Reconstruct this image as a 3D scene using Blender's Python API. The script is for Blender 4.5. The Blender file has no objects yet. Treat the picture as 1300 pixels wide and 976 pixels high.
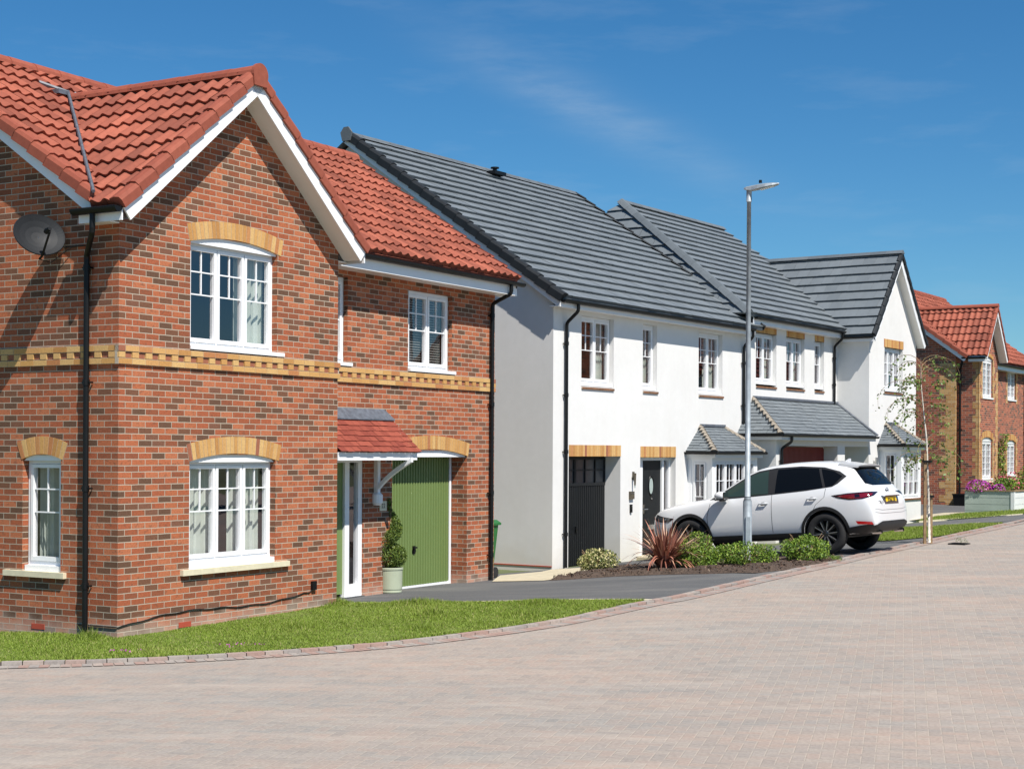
import bpy, bmesh, math, random
import numpy as np
from mathutils import Vector, Matrix
from mathutils.bvhtree import BVHTree
from mathutils.geometry import delaunay_2d_cdt
random.seed(7); RNG = np.random.default_rng(7)
scn = bpy.context.scene
COL = scn.collection
R = math.radians

# ------------------------------------------------------------------ materials
def nt(name):
    m = bpy.data.materials.new(name); m.use_nodes = True
    t = m.node_tree; t.nodes.clear()
    o = t.nodes.new('ShaderNodeOutputMaterial'); b = t.nodes.new('ShaderNodeBsdfPrincipled')
    t.links.new(b.outputs[0], o.inputs[0])
    return m, t, b, o
def N(t, typ, **kw):
    n = t.nodes.new(typ)
    for k, v in kw.items():
        if k.startswith('i_'): n.inputs[k[2:].replace('_', ' ')].default_value = v
        else: setattr(n, k, v)
    return n
def L(t, a, b): t.links.new(a, b)
def math_(t, op, a, b=None, c=None):
    n = t.nodes.new('ShaderNodeMath'); n.operation = op
    for i, v in enumerate((a, b, c)):
        if v is None: continue
        if hasattr(v, 'links') or hasattr(v, 'is_linked'): t.links.new(v, n.inputs[i])
        else: n.inputs[i].default_value = v
    return n.outputs[0]
def ramp(t, fac, stops, interp='LINEAR'):
    r = t.nodes.new('ShaderNodeValToRGB'); r.color_ramp.interpolation = interp
    e = r.color_ramp.elements
    while len(e) < len(stops): e.new(0.5)
    for el, (p, c) in zip(e, stops): el.position = p; el.color = (*c, 1)
    t.links.new(fac, r.inputs[0]); return r.outputs[0]
def mixc(t, fac, a, b, blend='MIX'):
    n = t.nodes.new('ShaderNodeMix'); n.data_type = 'RGBA'; n.blend_type = blend
    for idx, v in ((0, fac), (6, a), (7, b)):
        if hasattr(v, 'is_linked'): t.links.new(v, n.inputs[idx])
        elif idx == 0: n.inputs[0].default_value = v
        else: n.inputs[idx].default_value = (*v, 1)
    return n.outputs[2]
def noise(t, vec, scale, detail=3, rough=.55):
    n = t.nodes.new('ShaderNodeTexNoise'); n.inputs['Scale'].default_value = scale
    n.inputs['Detail'].default_value = detail; n.inputs['Roughness'].default_value = rough
    if vec is not None: t.links.new(vec, n.inputs['Vector'])
    return n.outputs['Fac']
def objc(t): return t.nodes.new('ShaderNodeTexCoord').outputs['Object']
def bump(t, b, h, strength, dist):
    n = t.nodes.new('ShaderNodeBump'); n.inputs['Strength'].default_value = strength
    n.inputs['Distance'].default_value = dist
    t.links.new(h, n.inputs['Height']); t.links.new(n.outputs[0], b.inputs['Normal'])
def plain(name, c, rough=.5, var=.12, scale=6, metallic=0, spec=.5, bumps=None, coat=0, c2=None):
    m, t, b, o = nt(name); oc = objc(t)
    f = noise(t, oc, scale, 4)
    dark = tuple(x*(1-var) for x in c) if c2 is None else c2
    lite = tuple(min(1, x*(1+var*.6)) for x in c)
    L(t, ramp(t, f, [(.3, dark), (.7, lite)]), b.inputs['Base Color'])
    b.inputs['Roughness'].default_value = rough; b.inputs['Metallic'].default_value = metallic
    b.inputs['Specular IOR Level'].default_value = spec
    if coat: b.inputs['Coat Weight'].default_value = coat; b.inputs['Coat Roughness'].default_value = .03
    if bumps: bump(t, b, noise(t, oc, bumps[0], 5), bumps[1], bumps[2])
    return m
def tinted(name, stops, rough=.8, nscale=30, nvar=.25, bumps=(60, .3, .004), big=None, spec=.3, interp='LINEAR'):
    m, t, b, o = nt(name); oc = objc(t)
    at = t.nodes.new('ShaderNodeAttribute'); at.attribute_name = 'tint'
    col = ramp(t, at.outputs['Fac'], stops, interp)
    f = noise(t, oc, nscale, 4)
    g = ramp(t, f, [(.25, (1-nvar,)*3), (.75, (1,)*3)])
    col = mixc(t, 1, col, g, 'MULTIPLY')
    if big:
        f2 = noise(t, oc, big[0], 3)
        col = mixc(t, 1, col, ramp(t, f2, [(.35, (1-big[1],)*3), (.65, (1,)*3)]), 'MULTIPLY')
    L(t, col, b.inputs['Base Color']); b.inputs['Roughness'].default_value = rough
    b.inputs['Specular IOR Level'].default_value = spec
    if bumps: bump(t, b, noise(t, oc, bumps[0], 4), bumps[1], bumps[2])
    return m
MORTAR = (.48, .41, .32)
def brickmat(name, stops, mortar=MORTAR, efflor=.0):
    m, t, b, o = nt(name)
    uv = t.nodes.new('ShaderNodeUVMap'); uv.uv_map = 'UVMap'
    # slight waviness of the courses
    nz = t.nodes.new('ShaderNodeTexNoise'); nz.inputs['Scale'].default_value = 9; L(t, uv.outputs[0], nz.inputs['Vector'])
    sc = t.nodes.new('ShaderNodeVectorMath'); sc.operation = 'MULTIPLY_ADD'
    L(t, nz.outputs['Color'], sc.inputs[0]); sc.inputs[1].default_value = (.006, .006, 0); L(t, uv.outputs[0], sc.inputs[2])
    br = t.nodes.new('ShaderNodeTexBrick'); L(t, sc.outputs[0], br.inputs['Vector'])
    br.inputs['Color1'].default_value = (0, 0, 0, 1); br.inputs['Color2'].default_value = (1, 1, 1, 1)
    br.inputs['Scale'].default_value = 1; br.inputs['Brick Width'].default_value = .225
    br.inputs['Row Height'].default_value = .075; br.inputs['Mortar Size'].default_value = .0055
    br.inputs['Mortar Smooth'].default_value = .15; br.inputs['Bias'].default_value = 0; br.offset = .5
    br.inputs['Mortar'].default_value = (.5, .5, .5, 1)
    col = ramp(t, br.outputs['Color'], stops, 'CONSTANT')
    f = noise(t, uv.outputs[0], 45, 4)
    col = mixc(t, 1, col, ramp(t, f, [(.3, (.68,)*3), (.72, (1.0,)*3)]), 'MULTIPLY')
    # burnt patches inside a brick
    pm = t.nodes.new('ShaderNodeMapping'); pm.inputs['Scale'].default_value = (9, 13.3, 1); L(t, uv.outputs[0], pm.inputs[0])
    p = ramp(t, noise(t, pm.outputs[0], 1.6, 1), [(.60, (0, 0, 0)), (.66, (1, 1, 1))])
    col = mixc(t, math_(t, 'MULTIPLY', p, .45), col, (.15, .075, .048))
    mo = mixc(t, noise(t, uv.outputs[0], 3, 3), mortar, tuple(x*.75 for x in mortar))
    col = mixc(t, br.outputs['Fac'], col, mo)
    if efflor:
        sep = t.nodes.new('ShaderNodeSeparateXYZ'); L(t, uv.outputs[0], sep.inputs[0])
        e = math_(t, 'MULTIPLY', ramp(t, math_(t, 'ADD', sep.outputs[1], math_(t, 'MULTIPLY', noise(t, uv.outputs[0], 4, 4), .35)), [(.16, (1, 1, 1)), (.42, (0, 0, 0))]), efflor)
        col = mixc(t, e, col, (.55, .46, .38))
    L(t, col, b.inputs['Base Color']); b.inputs['Roughness'].default_value = .9
    b.inputs['Specular IOR Level'].default_value = .2
    h = math_(t, 'SUBTRACT', math_(t, 'MULTIPLY', f, .3), br.outputs['Fac'])
    bump(t, b, h, .6, .006)
    return m
BR = (.46, .118, .062)
M = {}
M['brick'] = brickmat('red_multi_brick', [(0, (.15, .080, .050)), (.11, (.20, .092, .054)), (.22, (.30, .098, .050)), (.34, (.41, .120, .057)), (.52, (.47, .148, .068)), (.68, (.37, .110, .052)), (.8, (.50, .170, .082)), (.94, (.22, .10, .062))], efflor=.5)
M['brickD'] = brickmat('dark_red_brick', [(0, (.15, .075, .055)), (.16, (.32, .10, .06)), (.4, (.44, .125, .07)), (.7, (.50, .15, .08)), (.9, (.26, .09, .06))])
M['buffwall'] = brickmat('buff_quoin_brick', [(0, (.58, .33, .12)), (.3, (.66, .40, .16)), (.6, (.54, .28, .10)), (.8, (.68, .44, .20))])
M['sillbrick'] = tinted('brown_sill_tile', [(0, MORTAR), (.04, MORTAR), (.05, (.17, .085, .045)), (1, (.26, .12, .06))], nscale=40)
M['buff'] = tinted('buff_brick', [(0, MORTAR), (.04, MORTAR), (.05, (.48, .235, .075)), (.35, (.60, .33, .11)), (.6, (.66, .42, .17)), (.85, (.62, .35, .13)), (.93, (.50, .21, .08)), (.97, (.50, .21, .08)), (.98, (.34, .125, .07)), (1, (.34, .125, .07))], nscale=40, nvar=.25)
M['redblock'] = tinted('red_brick_block', [(0, MORTAR), (.04, MORTAR), (.05, (.32, .09, .055)), (.7, (.5, .14, .07)), (1, (.16, .09, .065))], nscale=40)
M['terracotta'] = plain('terracotta_vent', (.42, .07, .035), .8)
M['sill'] = plain('cast_stone', (.66, .60, .43), .85, .1, 12, bumps=(90, .2, .002))
M['pantile'] = tinted('red_pantile', [(0, (.24, .068, .042)), (.5, (.34, .095, .057)), (1, (.41, .122, .074))], rough=.75, nscale=22, nvar=.22, big=(1.1, .20), bumps=(120, .25, .003))
M['redcap'] = tinted('red_ridge_tile', [(0, (.28, .074, .044)), (1, (.34, .094, .056))], rough=.7, nscale=12, nvar=.22, bumps=(90, .2, .003))
M['plainred'] = tinted('red_plain_tile', [(0, (.21, .044, .028)), (1, (.32, .078, .048))], rough=.75, nscale=30, nvar=.2)
M['slate'] = tinted('grey_flat_tile', [(0, (.150, .172, .188)), (.5, (.165, .188, .204)), (1, (.182, .206, .222))], rough=.55, nscale=7, nvar=.12, big=(.7, .12), bumps=(150, .15, .002), spec=.45)
M['slatecap'] = tinted('grey_ridge_tile', [(0, (.11, .128, .142)), (1, (.14, .16, .174))], rough=.55, nscale=12, nvar=.15)
M['slatedark'] = plain('dark_verge_unit', (.018, .021, .024), .6, .2, spec=.3)
M['sandmortar'] = plain('sandy_hip_mortar', (.27, .235, .19), .9, .3, 14, bumps=(60, .6, .01))
M['upvc'] = plain('white_upvc', (.82, .83, .84), .3, .03, 3)
M['soffit'] = plain('white_soffit', (.78, .76, .72), .4, .04, 3)
M['blackpvc'] = plain('black_pvc', (.005, .0055, .006), .45, .2, spec=.3)
M['lead'] = plain('lead_flashing', (.11, .125, .15), .5, .35, 14)
M['green'] = plain('sage_green_door', (.15, .215, .068), .45, .05, 2)
M['darkdoor'] = plain('anthracite_door', (.012, .0135, .015), .5, .1, spec=.25)
M['reddoor'] = plain('maroon_garage_door', (.20, .022, .018), .45, .08)
M['chrome'] = plain('polished_steel', (.62, .62, .62), .18, .05, metallic=1)
M['steel'] = plain('brushed_steel', (.45, .45, .44), .35, .15, metallic=1)
M['galv'] = plain('galvanised_steel', (.34, .38, .41), .6, .22, 7, metallic=.35, c2=(.25, .285, .31))
M['dish'] = plain('dish_grey', (.018, .020, .023), .6, .1, spec=.3)
M['curtain'] = plain('pale_curtain', (.62, .66, .60), .9, .1, 2)
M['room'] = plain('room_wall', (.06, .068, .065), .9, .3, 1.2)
M['blind'] = plain('venetian_blind', (.30, .29, .27), .8, .2)
M['bin'] = plain('green_bin_plastic', (.025, .14, .035), .45, .15)
M['pot'] = plain('sage_glazed_pot', (.40, .44, .32), .35, .08)
M['wood'] = plain('weathered_stake', (.26, .17, .09), .85, .35, 9)
M['birch'] = plain('birch_bark', (.62, .58, .50), .8, .45, 25)
M['planter'] = plain('grey_green_boards', (.36, .42, .38), .6, .08, 3)
M['planterw'] = plain('white_boards', (.72, .74, .74), .6, .08, 3)
M['bronze'] = plain('brown_lantern', (.09, .075, .05), .5, .3)
M['cable'] = plain('black_cable', (.01, .01, .01), .6, .1)
# render: white painted, faint streaks
m, t, b, o = nt('white_render'); oc = objc(t)
f = noise(t, oc, .8, 4); f2 = noise(t, oc, 7, 5)
c = ramp(t, f, [(.3, (.675, .67, .65)), (.7, (.715, .71, .695))]); c = mixc(t, 1, c, ramp(t, f2, [(.3, (.965,)*3), (.7, (1,)*3)]), 'MULTIPLY')
ms_ = N(t, 'ShaderNodeMapping'); ms_.inputs['Scale'].default_value = (2.2, 2.2, .5); L(t, oc, ms_.inputs[0])
c = mixc(t, 1, c, ramp(t, noise(t, ms_.outputs[0], 1.5, 5, .6), [(.32, (.982, .98, .975)), (.55, (1,)*3)]), 'MULTIPLY')
sp = t.nodes.new('ShaderNodeSeparateXYZ'); L(t, oc, sp.inputs[0])
dirt = math_(t, 'MULTIPLY', ramp(t, math_(t, 'ADD', sp.outputs[2], math_(t, 'MULTIPLY', noise(t, oc, 3, 5), .9)), [(.35, (1,)*3), (1.0, (0,)*3)]), .35)
c = mixc(t, dirt, c, (.56, .50, .41))
L(t, c, b.inputs['Base Color']); b.inputs['Roughness'].default_value = .92; b.inputs['Specular IOR Level'].default_value = .2
bump(t, b, noise(t, oc, 110, 3), .25, .003); M['render'] = m
# glass
m, t, b, o = nt('window_glass'); t.nodes.remove(b)
tr = N(t, 'ShaderNodeBsdfTransparent'); tr.inputs[0].default_value = (.86, .88, .88, 1)
gl = N(t, 'ShaderNodeBsdfGlossy'); gl.inputs['Roughness'].default_value = .015; gl.inputs[0].default_value = (1, .93, .98, 1)
nz = t.nodes.new('ShaderNodeTexNoise'); nz.inputs['Scale'].default_value = 1.3; L(t, objc(t), nz.inputs['Vector'])
bp = N(t, 'ShaderNodeBump'); bp.inputs['Strength'].default_value = .08; bp.inputs['Distance'].default_value = .03; L(t, nz.outputs['Fac'], bp.inputs['Height']); L(t, bp.outputs[0], gl.inputs['Normal'])
fr = N(t, 'ShaderNodeLayerWeight'); fr.inputs[0].default_value = .5
mx = N(t, 'ShaderNodeMixShader'); L(t, math_(t, 'MULTIPLY_ADD', math_(t, 'POWER', fr.outputs['Facing'], 4.), .85, .14), mx.inputs[0]); L(t, tr.outputs[0], mx.inputs[1]); L(t, gl.outputs[0], mx.inputs[2]); L(t, mx.outputs[0], o.inputs[0])
M['glass'] = m
# car
def glossy(name, c, rough, coat=0, metallic=0, spec=.5):
    m, t, b, o = nt(name); b.inputs['Base Color'].default_value = (*c, 1); b.inputs['Roughness'].default_value = rough
    f = noise(t, objc(t), 40, 3); L(t, math_(t, 'MULTIPLY_ADD', f, .08, max(0, rough-.04)), b.inputs['Roughness'])
    b.inputs['Metallic'].default_value = metallic; b.inputs['Coat Weight'].default_value = coat; b.inputs['Coat Roughness'].default_value = .02
    b.inputs['Specular IOR Level'].default_value = spec
    return m
M['paint'] = glossy('pearl_white_paint', (.70, .71, .72), .38, .9)
M['carglass'] = glossy('tinted_car_glass', (.004, .0045, .005), .05, 0, 0, .28)
M['carglass2'] = glossy('front_car_glass', (.03, .05, .042), .05, 0, 0, .5)
M['cladding'] = glossy('black_cladding', (.014, .014, .015), .6)
M['tyre'] = plain('tyre_rubber', (.014, .014, .015), .85, .3, 20)
M['rimd'] = glossy('dark_rim', (.06, .065, .07), .3, .3, .8)
M['riml'] = glossy('machined_spoke', (.42, .44, .47), .3, .2, .8)
M['redlamp'] = glossy('red_lamp', (.16, .006, .012), .08, .8)
M['smoke'] = glossy('smoked_lamp', (.012, .004, .005), .08, .8)
M['reflector'] = glossy('red_reflector', (.55, .01, .015), .2, .5)
M['lampclear'] = glossy('headlamp', (.10, .11, .12), .08, .8, .4)
M['plate'] = glossy('yellow_plate', (.85, .55, .01), .4, .2)
M['ink'] = glossy('black_ink', (.015, .015, .02), .5)
# paving (herringbone of 100 x 200 mm blocks)
m, t, b, o = nt('block_paving'); oc = objc(t)
mp = N(t, 'ShaderNodeMapping'); mp.inputs['Rotation'].default_value = (0, 0, R(14)); mp.inputs['Scale'].default_value = (10, 10, 10); L(t, oc, mp.inputs[0])
s = N(t, 'ShaderNodeSeparateXYZ'); L(t, mp.outputs[0], s.inputs[0])
i = math_(t, 'FLOOR', s.outputs[0]); j = math_(t, 'FLOOR', s.outputs[1])
fx = math_(t, 'SUBTRACT', s.outputs[0], i); fy = math_(t, 'SUBTRACT', s.outputs[1], j)
k = math_(t, 'FLOORED_MODULO', math_(t, 'SUBTRACT', i, j), 4)
def eq(v): return math_(t, 'COMPARE', k, v, .1)
k0, k1, k2, k3 = eq(0.), eq(1.), eq(2.), eq(3.)
ix = math_(t, 'SUBTRACT', i, k1); jy = math_(t, 'SUBTRACT', j, k2)
cx = N(t, 'ShaderNodeCombineXYZ'); L(t, ix, cx.inputs[0]); L(t, jy, cx.inputs[1])
wn = N(t, 'ShaderNodeTexWhiteNoise'); L(t, cx.outputs[0], wn.inputs[0])
gx = math_(t, 'SUBTRACT', 1., fx); gy = math_(t, 'SUBTRACT', 1., fy)
mny = math_(t, 'MINIMUM', fy, gy); mnx = math_(t, 'MINIMUM', fx, gx)
d0 = math_(t, 'MINIMUM', mny, fx); d1 = math_(t, 'MINIMUM', mny, gx); d2 = math_(t, 'MINIMUM', mnx, gy); d3 = math_(t, 'MINIMUM', mnx, fy)
dd = math_(t, 'ADD', math_(t, 'ADD', math_(t, 'MULTIPLY', k0, d0), math_(t, 'MULTIPLY', k1, d1)), math_(t, 'ADD', math_(t, 'MULTIPLY', k2, d2), math_(t, 'MULTIPLY', k3, d3)))
jt = ramp(t, dd, [(.02, (1, 1, 1)), (.075, (0, 0, 0))])
col = ramp(t, wn.outputs[0], [(0, (.295, .265, .238)), (.2, (.315, .283, .253)), (.4, (.335, .288, .252)), (.6, (.345, .286, .247)), (.75, (.325, .292, .262)), (.9, (.35, .31, .27)), (1, (.305, .278, .252))])
mb_ = N(t, 'ShaderNodeMapping'); mb_.inputs['Rotation'].default_value = (0, 0, R(-58)); mb_.inputs['Scale'].default_value = (.25, 1.2, 1); L(t, oc, mb_.inputs[0])
big = noise(t, mb_.outputs[0], .9, 5, .6)
col = mixc(t, ramp(t, big, [(.35, (0,)*3), (.65, (1,)*3)]), mixc(t, 1, col, (.90, .94, .96), 'MULTIPLY'), mixc(t, 1, col, (1.09, 1.01, .965), 'MULTIPLY'))
col = mixc(t, 1, col, ramp(t, noise(t, oc, 30, 4), [(.3, (.80,)*3), (.7, (1.05,)*3)]), 'MULTIPLY')
# sanded-over streaks and a few dark stains
sand = ramp(t, noise(t, mb_.outputs[0], 2.3, 6, .65), [(.5, (0,)*3), (.75, (1,)*3)])
col = mixc(t, math_(t, 'MULTIPLY', sand, .45), col, (.44, .39, .34))
st = ramp(t, noise(t, oc, .55, 5, .7), [(.66, (0,)*3), (.75, (1,)*3)])
col = mixc(t, math_(t, 'MULTIPLY', st, .35), col, (.16, .14, .13))
col = mixc(t, math_(t, 'MULTIPLY', jt, .45), col, (.40, .35, .28))
L(t, col, b.inputs['Base Color']); b.inputs['Roughness'].default_value = .9; b.inputs['Specular IOR Level'].default_value = .25
bump(t, b, math_(t, 'SUBTRACT', math_(t, 'MULTIPLY', noise(t, oc, 60, 3), .4), jt), .5, .004)
M['paving'] = m
M['kerb'] = tinted('kerb_block', [(0, (.37, .33, .295)), (.25, (.38, .29, .25)), (.5, (.37, .255, .215)), (.75, (.33, .295, .27)), (.9, (.41, .34, .295))], rough=.9, nscale=30, nvar=.3, interp='CONSTANT')
# tarmac
m, t, b, o = nt('tarmac'); oc = objc(t)
mt_ = N(t, 'ShaderNodeMapping'); mt_.inputs['Rotation'].default_value = (0, 0, R(20)); mt_.inputs['Scale'].default_value = (.3, 1.6, 1); L(t, oc, mt_.inputs[0])
c = ramp(t, noise(t, mt_.outputs[0], 1.1, 5, .65), [(.3, (.085, .088, .090)), (.5, (.105, .107, .108)), (.66, (.15, .148, .142)), (.8, (.20, .195, .18))])
c = mixc(t, 1, c, ramp(t, noise(t, oc, 120, 2), [(.3, (.62,)*3), (.7, (1.2,)*3)]), 'MULTIPLY')
L(t, c, b.inputs['Base Color']); b.inputs['Roughness'].default_value = .9
bump(t, b, noise(t, oc, 150, 2), .7, .006); M['tarmac'] = m
M['soil'] = plain('bark_mulch', (.085, .058, .042), .95, .5, 25, bumps=(35, 1, .03))
M['turf'] = plain('turf_soil', (.13, .18, .03), .95, .4, 4, bumps=(40, .8, .02), c2=(.11, .13, .03))
M['slabs'] = plain('pale_paving_slab', (.50, .44, .31), .9, .15, 5, bumps=(60, .3, .003))
M['earth'] = plain('earth', (.10, .12, .05), .95, .3, .5)
M['blade'] = tinted('grass_blade', [(0, (.12, .18, .018)), (.5, (.185, .265, .028)), (.85, (.25, .32, .055)), (1, (.36, .33, .13))], rough=.6, nscale=1.3, nvar=.2, bumps=None, spec=.3)
def leafmat(name, stops, rough=.5):
    m = tinted(name, stops, rough=rough, nscale=3, nvar=.15, bumps=None, spec=.35)
    return m
M['conifer'] = leafmat('conifer_leaf', [(0, (.035, .075, .012)), (.6, (.10, .155, .022)), (1, (.20, .25, .04))])
M['hebe'] = leafmat('shrub_leaf', [(0, (.06, .12, .014)), (.6, (.15, .25, .028)), (1, (.30, .38, .055))])
M['varie'] = leafmat('variegated_leaf', [(0, (.08, .12, .03)), (.45, (.18, .21, .05)), (.6, (.45, .42, .16)), (1, (.62, .56, .30))])
M['phorm'] = leafmat('bronze_strap_leaf', [(0, (.12, .05, .035)), (.4, (.32, .12, .08)), (.7, (.52, .23, .16)), (1, (.66, .46, .30))], .38)
M['birchleaf'] = leafmat('birch_leaf', [(0, (.06, .12, .02)), (1, (.16, .24, .04))])
M['treeleaf'] = leafmat('broad_leaf', [(0, (.03, .07, .014)), (1, (.09, .15, .03))])
M['pinkfl'] = leafmat('magenta_petal', [(0, (.35, .03, .30)), (1, (.62, .10, .52))])
M['redfl'] = leafmat('red_petal', [(0, (.40, .02, .06)), (1, (.70, .18, .25))])
M['whitefl'] = leafmat('white_petal', [(0, (.6, .55, .5)), (1, (.8, .8, .78))])
M['darkleaf'] = leafmat('bronze_leaf', [(0, (.06, .03, .02)), (1, (.16, .10, .05))])

# ------------------------------------------------------------------ mesh builder
class MB:
    def __init__(s): s.v = []; s.f = []; s.t = []
    def face(s, pts, tint=.5):
        n = len(s.v); s.v += [tuple(p) for p in pts]; s.f.append(tuple(range(n, n+len(pts)))); s.t.append(tint)
    def hexa(s, c, tint=.5):     # 8 corners: 0-3 bottom loop, 4-7 top loop
        n = len(s.v); s.v += [tuple(p) for p in c]
        for q in ((0, 3, 2, 1), (4, 5, 6, 7), (0, 1, 5, 4), (1, 2, 6, 5), (2, 3, 7, 6), (3, 0, 4, 7)):
            s.f.append(tuple(n+k for k in q)); s.t.append(tint)
    def box(s, x0, x1, y0, y1, z0, z1, tint=.5, tf=None):
        c = [(x0, y0, z0), (x1, y0, z0), (x1, y1, z0), (x0, y1, z0), (x0, y0, z1), (x1, y0, z1), (x1, y1, z1), (x0, y1, z1)]
        if tf: c = [tf(*p) for p in c]
        s.hexa(c, tint)
    def prism(s, poly, d0, d1, tf, tint=.5):   # poly in (a,z); extruded in d
        n = len(poly); s.face([tf(a, d0, z) for a, z in poly], tint); s.face([tf(a, d1, z) for a, z in poly][::-1], tint)
        for k in range(n):
            a, b2 = poly[k], poly[(k+1) % n]
            s.face([tf(a[0], d0, a[1]), tf(a[0], d1, a[1]), tf(b2[0], d1, b2[1]), tf(b2[0], d0, b2[1])], tint)
    def tube(s, path, r, n=10, cap=True, tint=.5, squash=None):
        P = [Vector(p) for p in path]; rings = []
        rr = r if isinstance(r, (list, tuple)) else [r]*len(P)
        up = None
        for k, p in enumerate(P):
            d = (P[min(k+1, len(P)-1)]-P[max(k-1, 0)]).normalized()
            if up is None: up = Vector((0, 0, 1)) if abs(d.z) < .9 else Vector((1, 0, 0))
            a = d.cross(up).normalized(); b2 = a.cross(d).normalized(); up = b2
            base = len(s.v)
            for q in range(n):
                an = 2*math.pi*q/n; s.v.append(tuple(p+(a*math.cos(an)+b2*math.sin(an))*rr[k]))
            rings.append(base)
        for k in range(len(P)-1):
            for q in range(n):
                s.f.append((rings[k]+q, rings[k]+(q+1) % n, rings[k+1]+(q+1) % n, rings[k+1]+q)); s.t.append(tint)
        if cap:
            s.f.append(tuple(rings[0]+q for q in range(n))); s.t.append(tint)
            s.f.append(tuple(rings[-1]+q for q in range(n))[::-1]); s.t.append(tint)
    def lathe(s, prof, n=32, M4=None, tint=.5):
        base = len(s.v)
        for (r, z) in prof:
            for q in range(n):
                a = 2*math.pi*q/n; p = Vector((r*math.cos(a), r*math.sin(a), z))
                s.v.append(tuple(M4 @ p if M4 else p))
        for k in range(len(prof)-1):
            for q in range(n):
                s.f.append((base+k*n+q, base+k*n+(q+1) % n, base+(k+1)*n+(q+1) % n, base+(k+1)*n+q)); s.t.append(tint)
    def arrays(s, V, F, T):
        n = len(s.v); s.v += [tuple(p) for p in V.tolist()]
        s.f += [tuple(q+n for q in f) for f in F.tolist()]; s.t += T.tolist()
    def build(s, name, mat, parent=None, smooth=False, label=None):
        me = bpy.data.meshes.new(name); me.from_pydata(s.v, [], s.f); me.validate()
        ob = bpy.data.objects.new(name, me); COL.objects.link(ob)
        ms = mat if isinstance(mat, (list, tuple)) else [mat]
        for m in ms: me.materials.append(M[m] if isinstance(m, str) else m)
        if len(me.polygons) == len(s.t):
            at = me.attributes.new('tint', 'FLOAT', 'FACE'); at.data.foreach_set('value', s.t)
        nl = len(me.loops)
        if nl < 400000:
            me.uv_layers.new(name='UVMap'); np_ = len(me.polygons)
            co_ = np.empty(len(me.vertices)*3, np.float32); me.vertices.foreach_get('co', co_); co_ = co_.reshape(-1, 3)
            li = np.empty(nl, np.int32); me.loops.foreach_get('vertex_index', li)
            no = np.empty(np_*3, np.float32); me.polygons.foreach_get('normal', no); no = np.abs(no.reshape(-1, 3))
            lt = np.empty(np_, np.int32); me.polygons.foreach_get('loop_total', lt); no = np.repeat(no, lt, axis=0)
            c = co_[li]; flat = no[:, 2] > .75; sx = (no[:, 0] > no[:, 1]) & ~flat
            uv = np.empty((nl, 2), np.float32); uv[:, 0] = np.where(sx, c[:, 1], c[:, 0]); uv[:, 1] = np.where(flat, c[:, 1], c[:, 2])
            me.uv_layers['UVMap'].data.foreach_set('uv', uv.ravel())
        if smooth: me.polygons.foreach_set('use_smooth', [True]*len(me.polygons))
        if parent: ob.parent = parent
        if label: ob['label'] = label
        return ob
def tag(o, label, cat=None, group=None, kind=None):
    if kind: o['kind'] = kind
    if label: o['label'] = label
    if cat: o['category'] = cat
    if group: o['group'] = group
    return o
def thing(name, label, cat, loc=(0, 0, 0), rz=0, group=None, rot=None):
    o = bpy.data.objects.new(name, None); COL.objects.link(o); o.empty_display_size = .2
    o.location = loc; o.rotation_euler = rot if rot else (0, 0, rz)
    return tag(o, label, cat, group)
def rt(a=.0, b=1.): return random.uniform(a, b)

# ------------------------------------------------------------------ frames (measured) and ground height
def frame(O, vp):
    n = math.hypot(vp-650, 2000.); d = ((vp-650)/n, 2000./n); return O, d, (-d[1], d[0])
FA = frame((-4.6, 18.4), 1825); FB = frame((.7845, 30.3), 1990); FD = frame((15.7, 53.0), 1900)
def W(fr, s, y): return (fr[0][0]+fr[1][0]*s+fr[2][0]*y, fr[0][1]+fr[1][1]*s+fr[2][1]*y)
def ang(fr): return math.atan2(fr[1][1], fr[1][0])
def loc(fr, X, Y):
    x = X-fr[0][0]; y = Y-fr[0][1]; return x*fr[1][0]+y*fr[1][1], x*fr[2][0]+y*fr[2][1]
def lerp(x, pts):
    if x <= pts[0][0]: return pts[0][1]
    for (a, va), (b, vb) in zip(pts, pts[1:]):
        if x <= b: return va+(vb-va)*(x-a)/(b-a)
    return pts[-1][1]
def g(X, Y):
    s, w = loc(FB, X, Y); n = -w
    base = lerp(s, [(-14, -.02), (-8, .0), (0, -.07), (6, .02), (11, .15), (17, .30), (26, .43), (40, .5)])
    tt = max(0, min(1, (s+13)/15)); return base+.075*tt*tt*(3-2*tt)*max(0, min(n, 5.2))

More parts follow.
